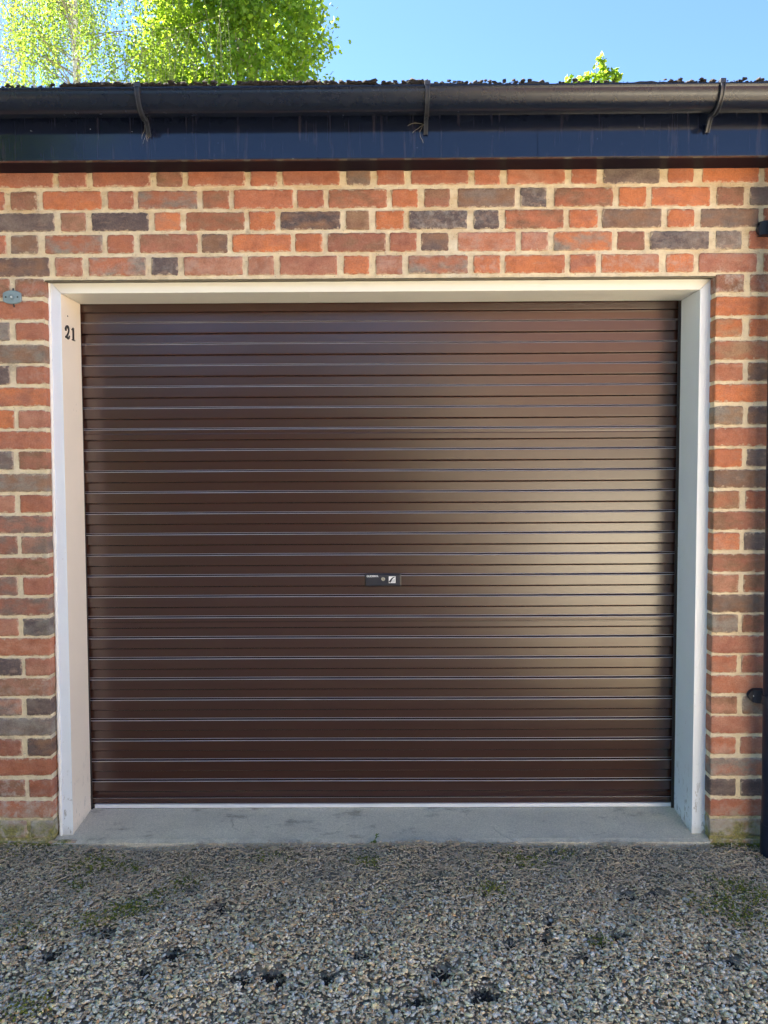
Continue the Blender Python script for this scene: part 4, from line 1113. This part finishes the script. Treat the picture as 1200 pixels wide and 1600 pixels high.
# ------------------------------------------------------------ added out of view: objects to light, shade and mirror in the door
ADDED_RENDER = m_plain('added_cottage_render', (.62, .52, .38), .9, var=.12, sc=3, bs=.6)
ADDED_TILE = m_plain('added_cottage_tile', (.26, .12, .07), .85, var=.4, sc=8, bs=.8)
ADDED_LHEDGE = m_leaf('added_hedge_leaf', (.04, .08, .015), (.09, .15, .03), (.15, .25, .02))
def added_cottage(x0, x1, y0, y1, h, label):
    t = empty('added_cottage', ((x0 + x1) / 2, (y0 + y1) / 2, 0)); tag(t, label, 'added_cottage'); ox, oy = t.location.x, t.location.y
    X0, X1, Y0, Y1 = x0 - ox, x1 - ox, y0 - oy, y1 - oy
    m = MB(); m.box((X0, Y0, -.05), (X1, Y1, h)); 
    m.add([(X0, Y0, h), (X0, Y1, h), (X0, (Y0 + Y1) / 2, h + 2.4), (X1, Y0, h), (X1, Y1, h), (X1, (Y0 + Y1) / 2, h + 2.4)], [[0, 1, 2], [3, 5, 4]])
    m.build('wall', ADDED_RENDER, t)
    m = MB(); ym = (Y0 + Y1) / 2
    for (ya, s_) in ((Y0 - .3, 1), (Y1 + .3, -1)):
        zz = h - .3 * 2.4 / (ym - Y0)
        m.hexa([(X0 - .3, ya, zz + .02), (X1 + .3, ya, zz + .02), (X1 + .3, ym, h + 2.42), (X0 - .3, ym, h + 2.42), (X0 - .3, ya, zz + .10), (X1 + .3, ya, zz + .10), (X1 + .3, ym, h + 2.50), (X0 - .3, ym, h + 2.50)])
    m.build('roof', ADDED_TILE, t)
    for k, xx in enumerate((X0 + 1.6, X1 - 2.4)):
        m = MB(); 
        for (a, b) in (((xx, Y1 - .02, 1.0), (xx + .07, Y1 + .04, 2.1)), ((xx + .93, Y1 - .02, 1.0), (xx + 1.0, Y1 + .04, 2.1)), ((xx + .07, Y1 - .02, 1.0), (xx + .93, Y1 + .04, 1.07)), ((xx + .07, Y1 - .02, 2.03), (xx + .93, Y1 + .04, 2.1)), ((xx + .47, Y1 - .02, 1.07), (xx + .53, Y1 + .035, 2.03))): m.box(a, b, .004)
        w = m.build('added_window', PAINT, t); m = MB(); m.box((xx + .07, Y1 + .005, 1.07), (xx + .93, Y1 + .012, 2.03)); m.build('added_pane', LOCKP, w)
added_cottage(2.0, 11.0, -17.0, -10.0, 2.9, 'cream rendered cottage with a red tiled roof added out of view to light the front')  # unseen building added for its warm bounce and reflection
def added_hedge(x0, x1, y, h, label):
    t = empty('added_hedge', ((x0 + x1) / 2, y, 0)); tag(t, label, 'added_hedge')
    pts = []
    n = int((x1 - x0) * 1500)
    L = (x1 - x0) / 2
    xx = nr.uniform(-L, L, n); a = nr.uniform(0, np.pi, n); rr = nr.uniform(.75, 1.05, n) * (1 + .12 * np.sin(xx * 2.1) + .07 * np.sin(xx * 5.3))
    pts = np.stack([xx, np.cos(a) * .7 * rr, np.clip(np.sin(a) ** .6 * h * rr, .02, 9)], -1)
    leaf_cloud(pts, .13, 'added_foliage', ADDED_LHEDGE, t)
    m = MB(); m.box((-L + .2, -.45, 0), (L - .2, .45, h * .8)); m.build('added_branches', TWIG, t)
added_hedge(-12.0, 1.2, -9.5, 3.6, 'long dark green hedge added out of view to darken the door reflection')  # unseen foliage row added to darken what the door reflects

broadleaf('maple_tree', (-6.4, -1.9, 0), 9, (2.5, 2.5, 2.9), 5.6, 480, .12, 'broad unseen tree left of the garage, added to shade the drive', 15, 40, LMAPLE, .3)  # out-of-view tree added to shade the left of the drive

BOUNCE_LIMEW = m_plain('bounce_wall_limewash', (.90, .85, .72), .9, var=.10, sc=3, bs=.8)
gw = empty('bounce_wall', (2.55, -5.1, 0)); gw.rotation_euler = (0, 0, R(60)); tag(gw, 'low cream limewashed garden wall added out of view to light the front and door', 'bounce wall')  # unseen wall turned to the sun, added as reflector for the door highlight
m = MB(); m.box((-1.3, -.11, -.05), (2.3, .11, 1.12), .004); m.build('wall', BOUNCE_LIMEW, gw, True, 35)
m = MB()
for k in range(7): m.box((-1.34 + k * .53, -.15, 1.121), (-1.346 + k * .53 + .52, .15, 1.17), .006)
m.build('bounce_wall_coping', CONCRETE, gw, True, 35)

broadleaf('maple_tree', (-8.0, 3.0, 0), 11, (2.3, 2.3, 3.6), 7.2, 420, .12, 'taller unseen tree left of the garage, added to darken the right reveal', 25, 40, LMAPLE, .3)  # second out-of-view tree, added to cut light from the left

broadleaf('maple_tree', (-5.9, -5.8, 0), 8, (2.3, 2.3, 2.6), 5.0, 380, .12, 'spreading unseen tree on the left, added to darken the door reflection', 35, 40, LMAPLE, .3)  # third out-of-view tree, added so the left side reflects dark
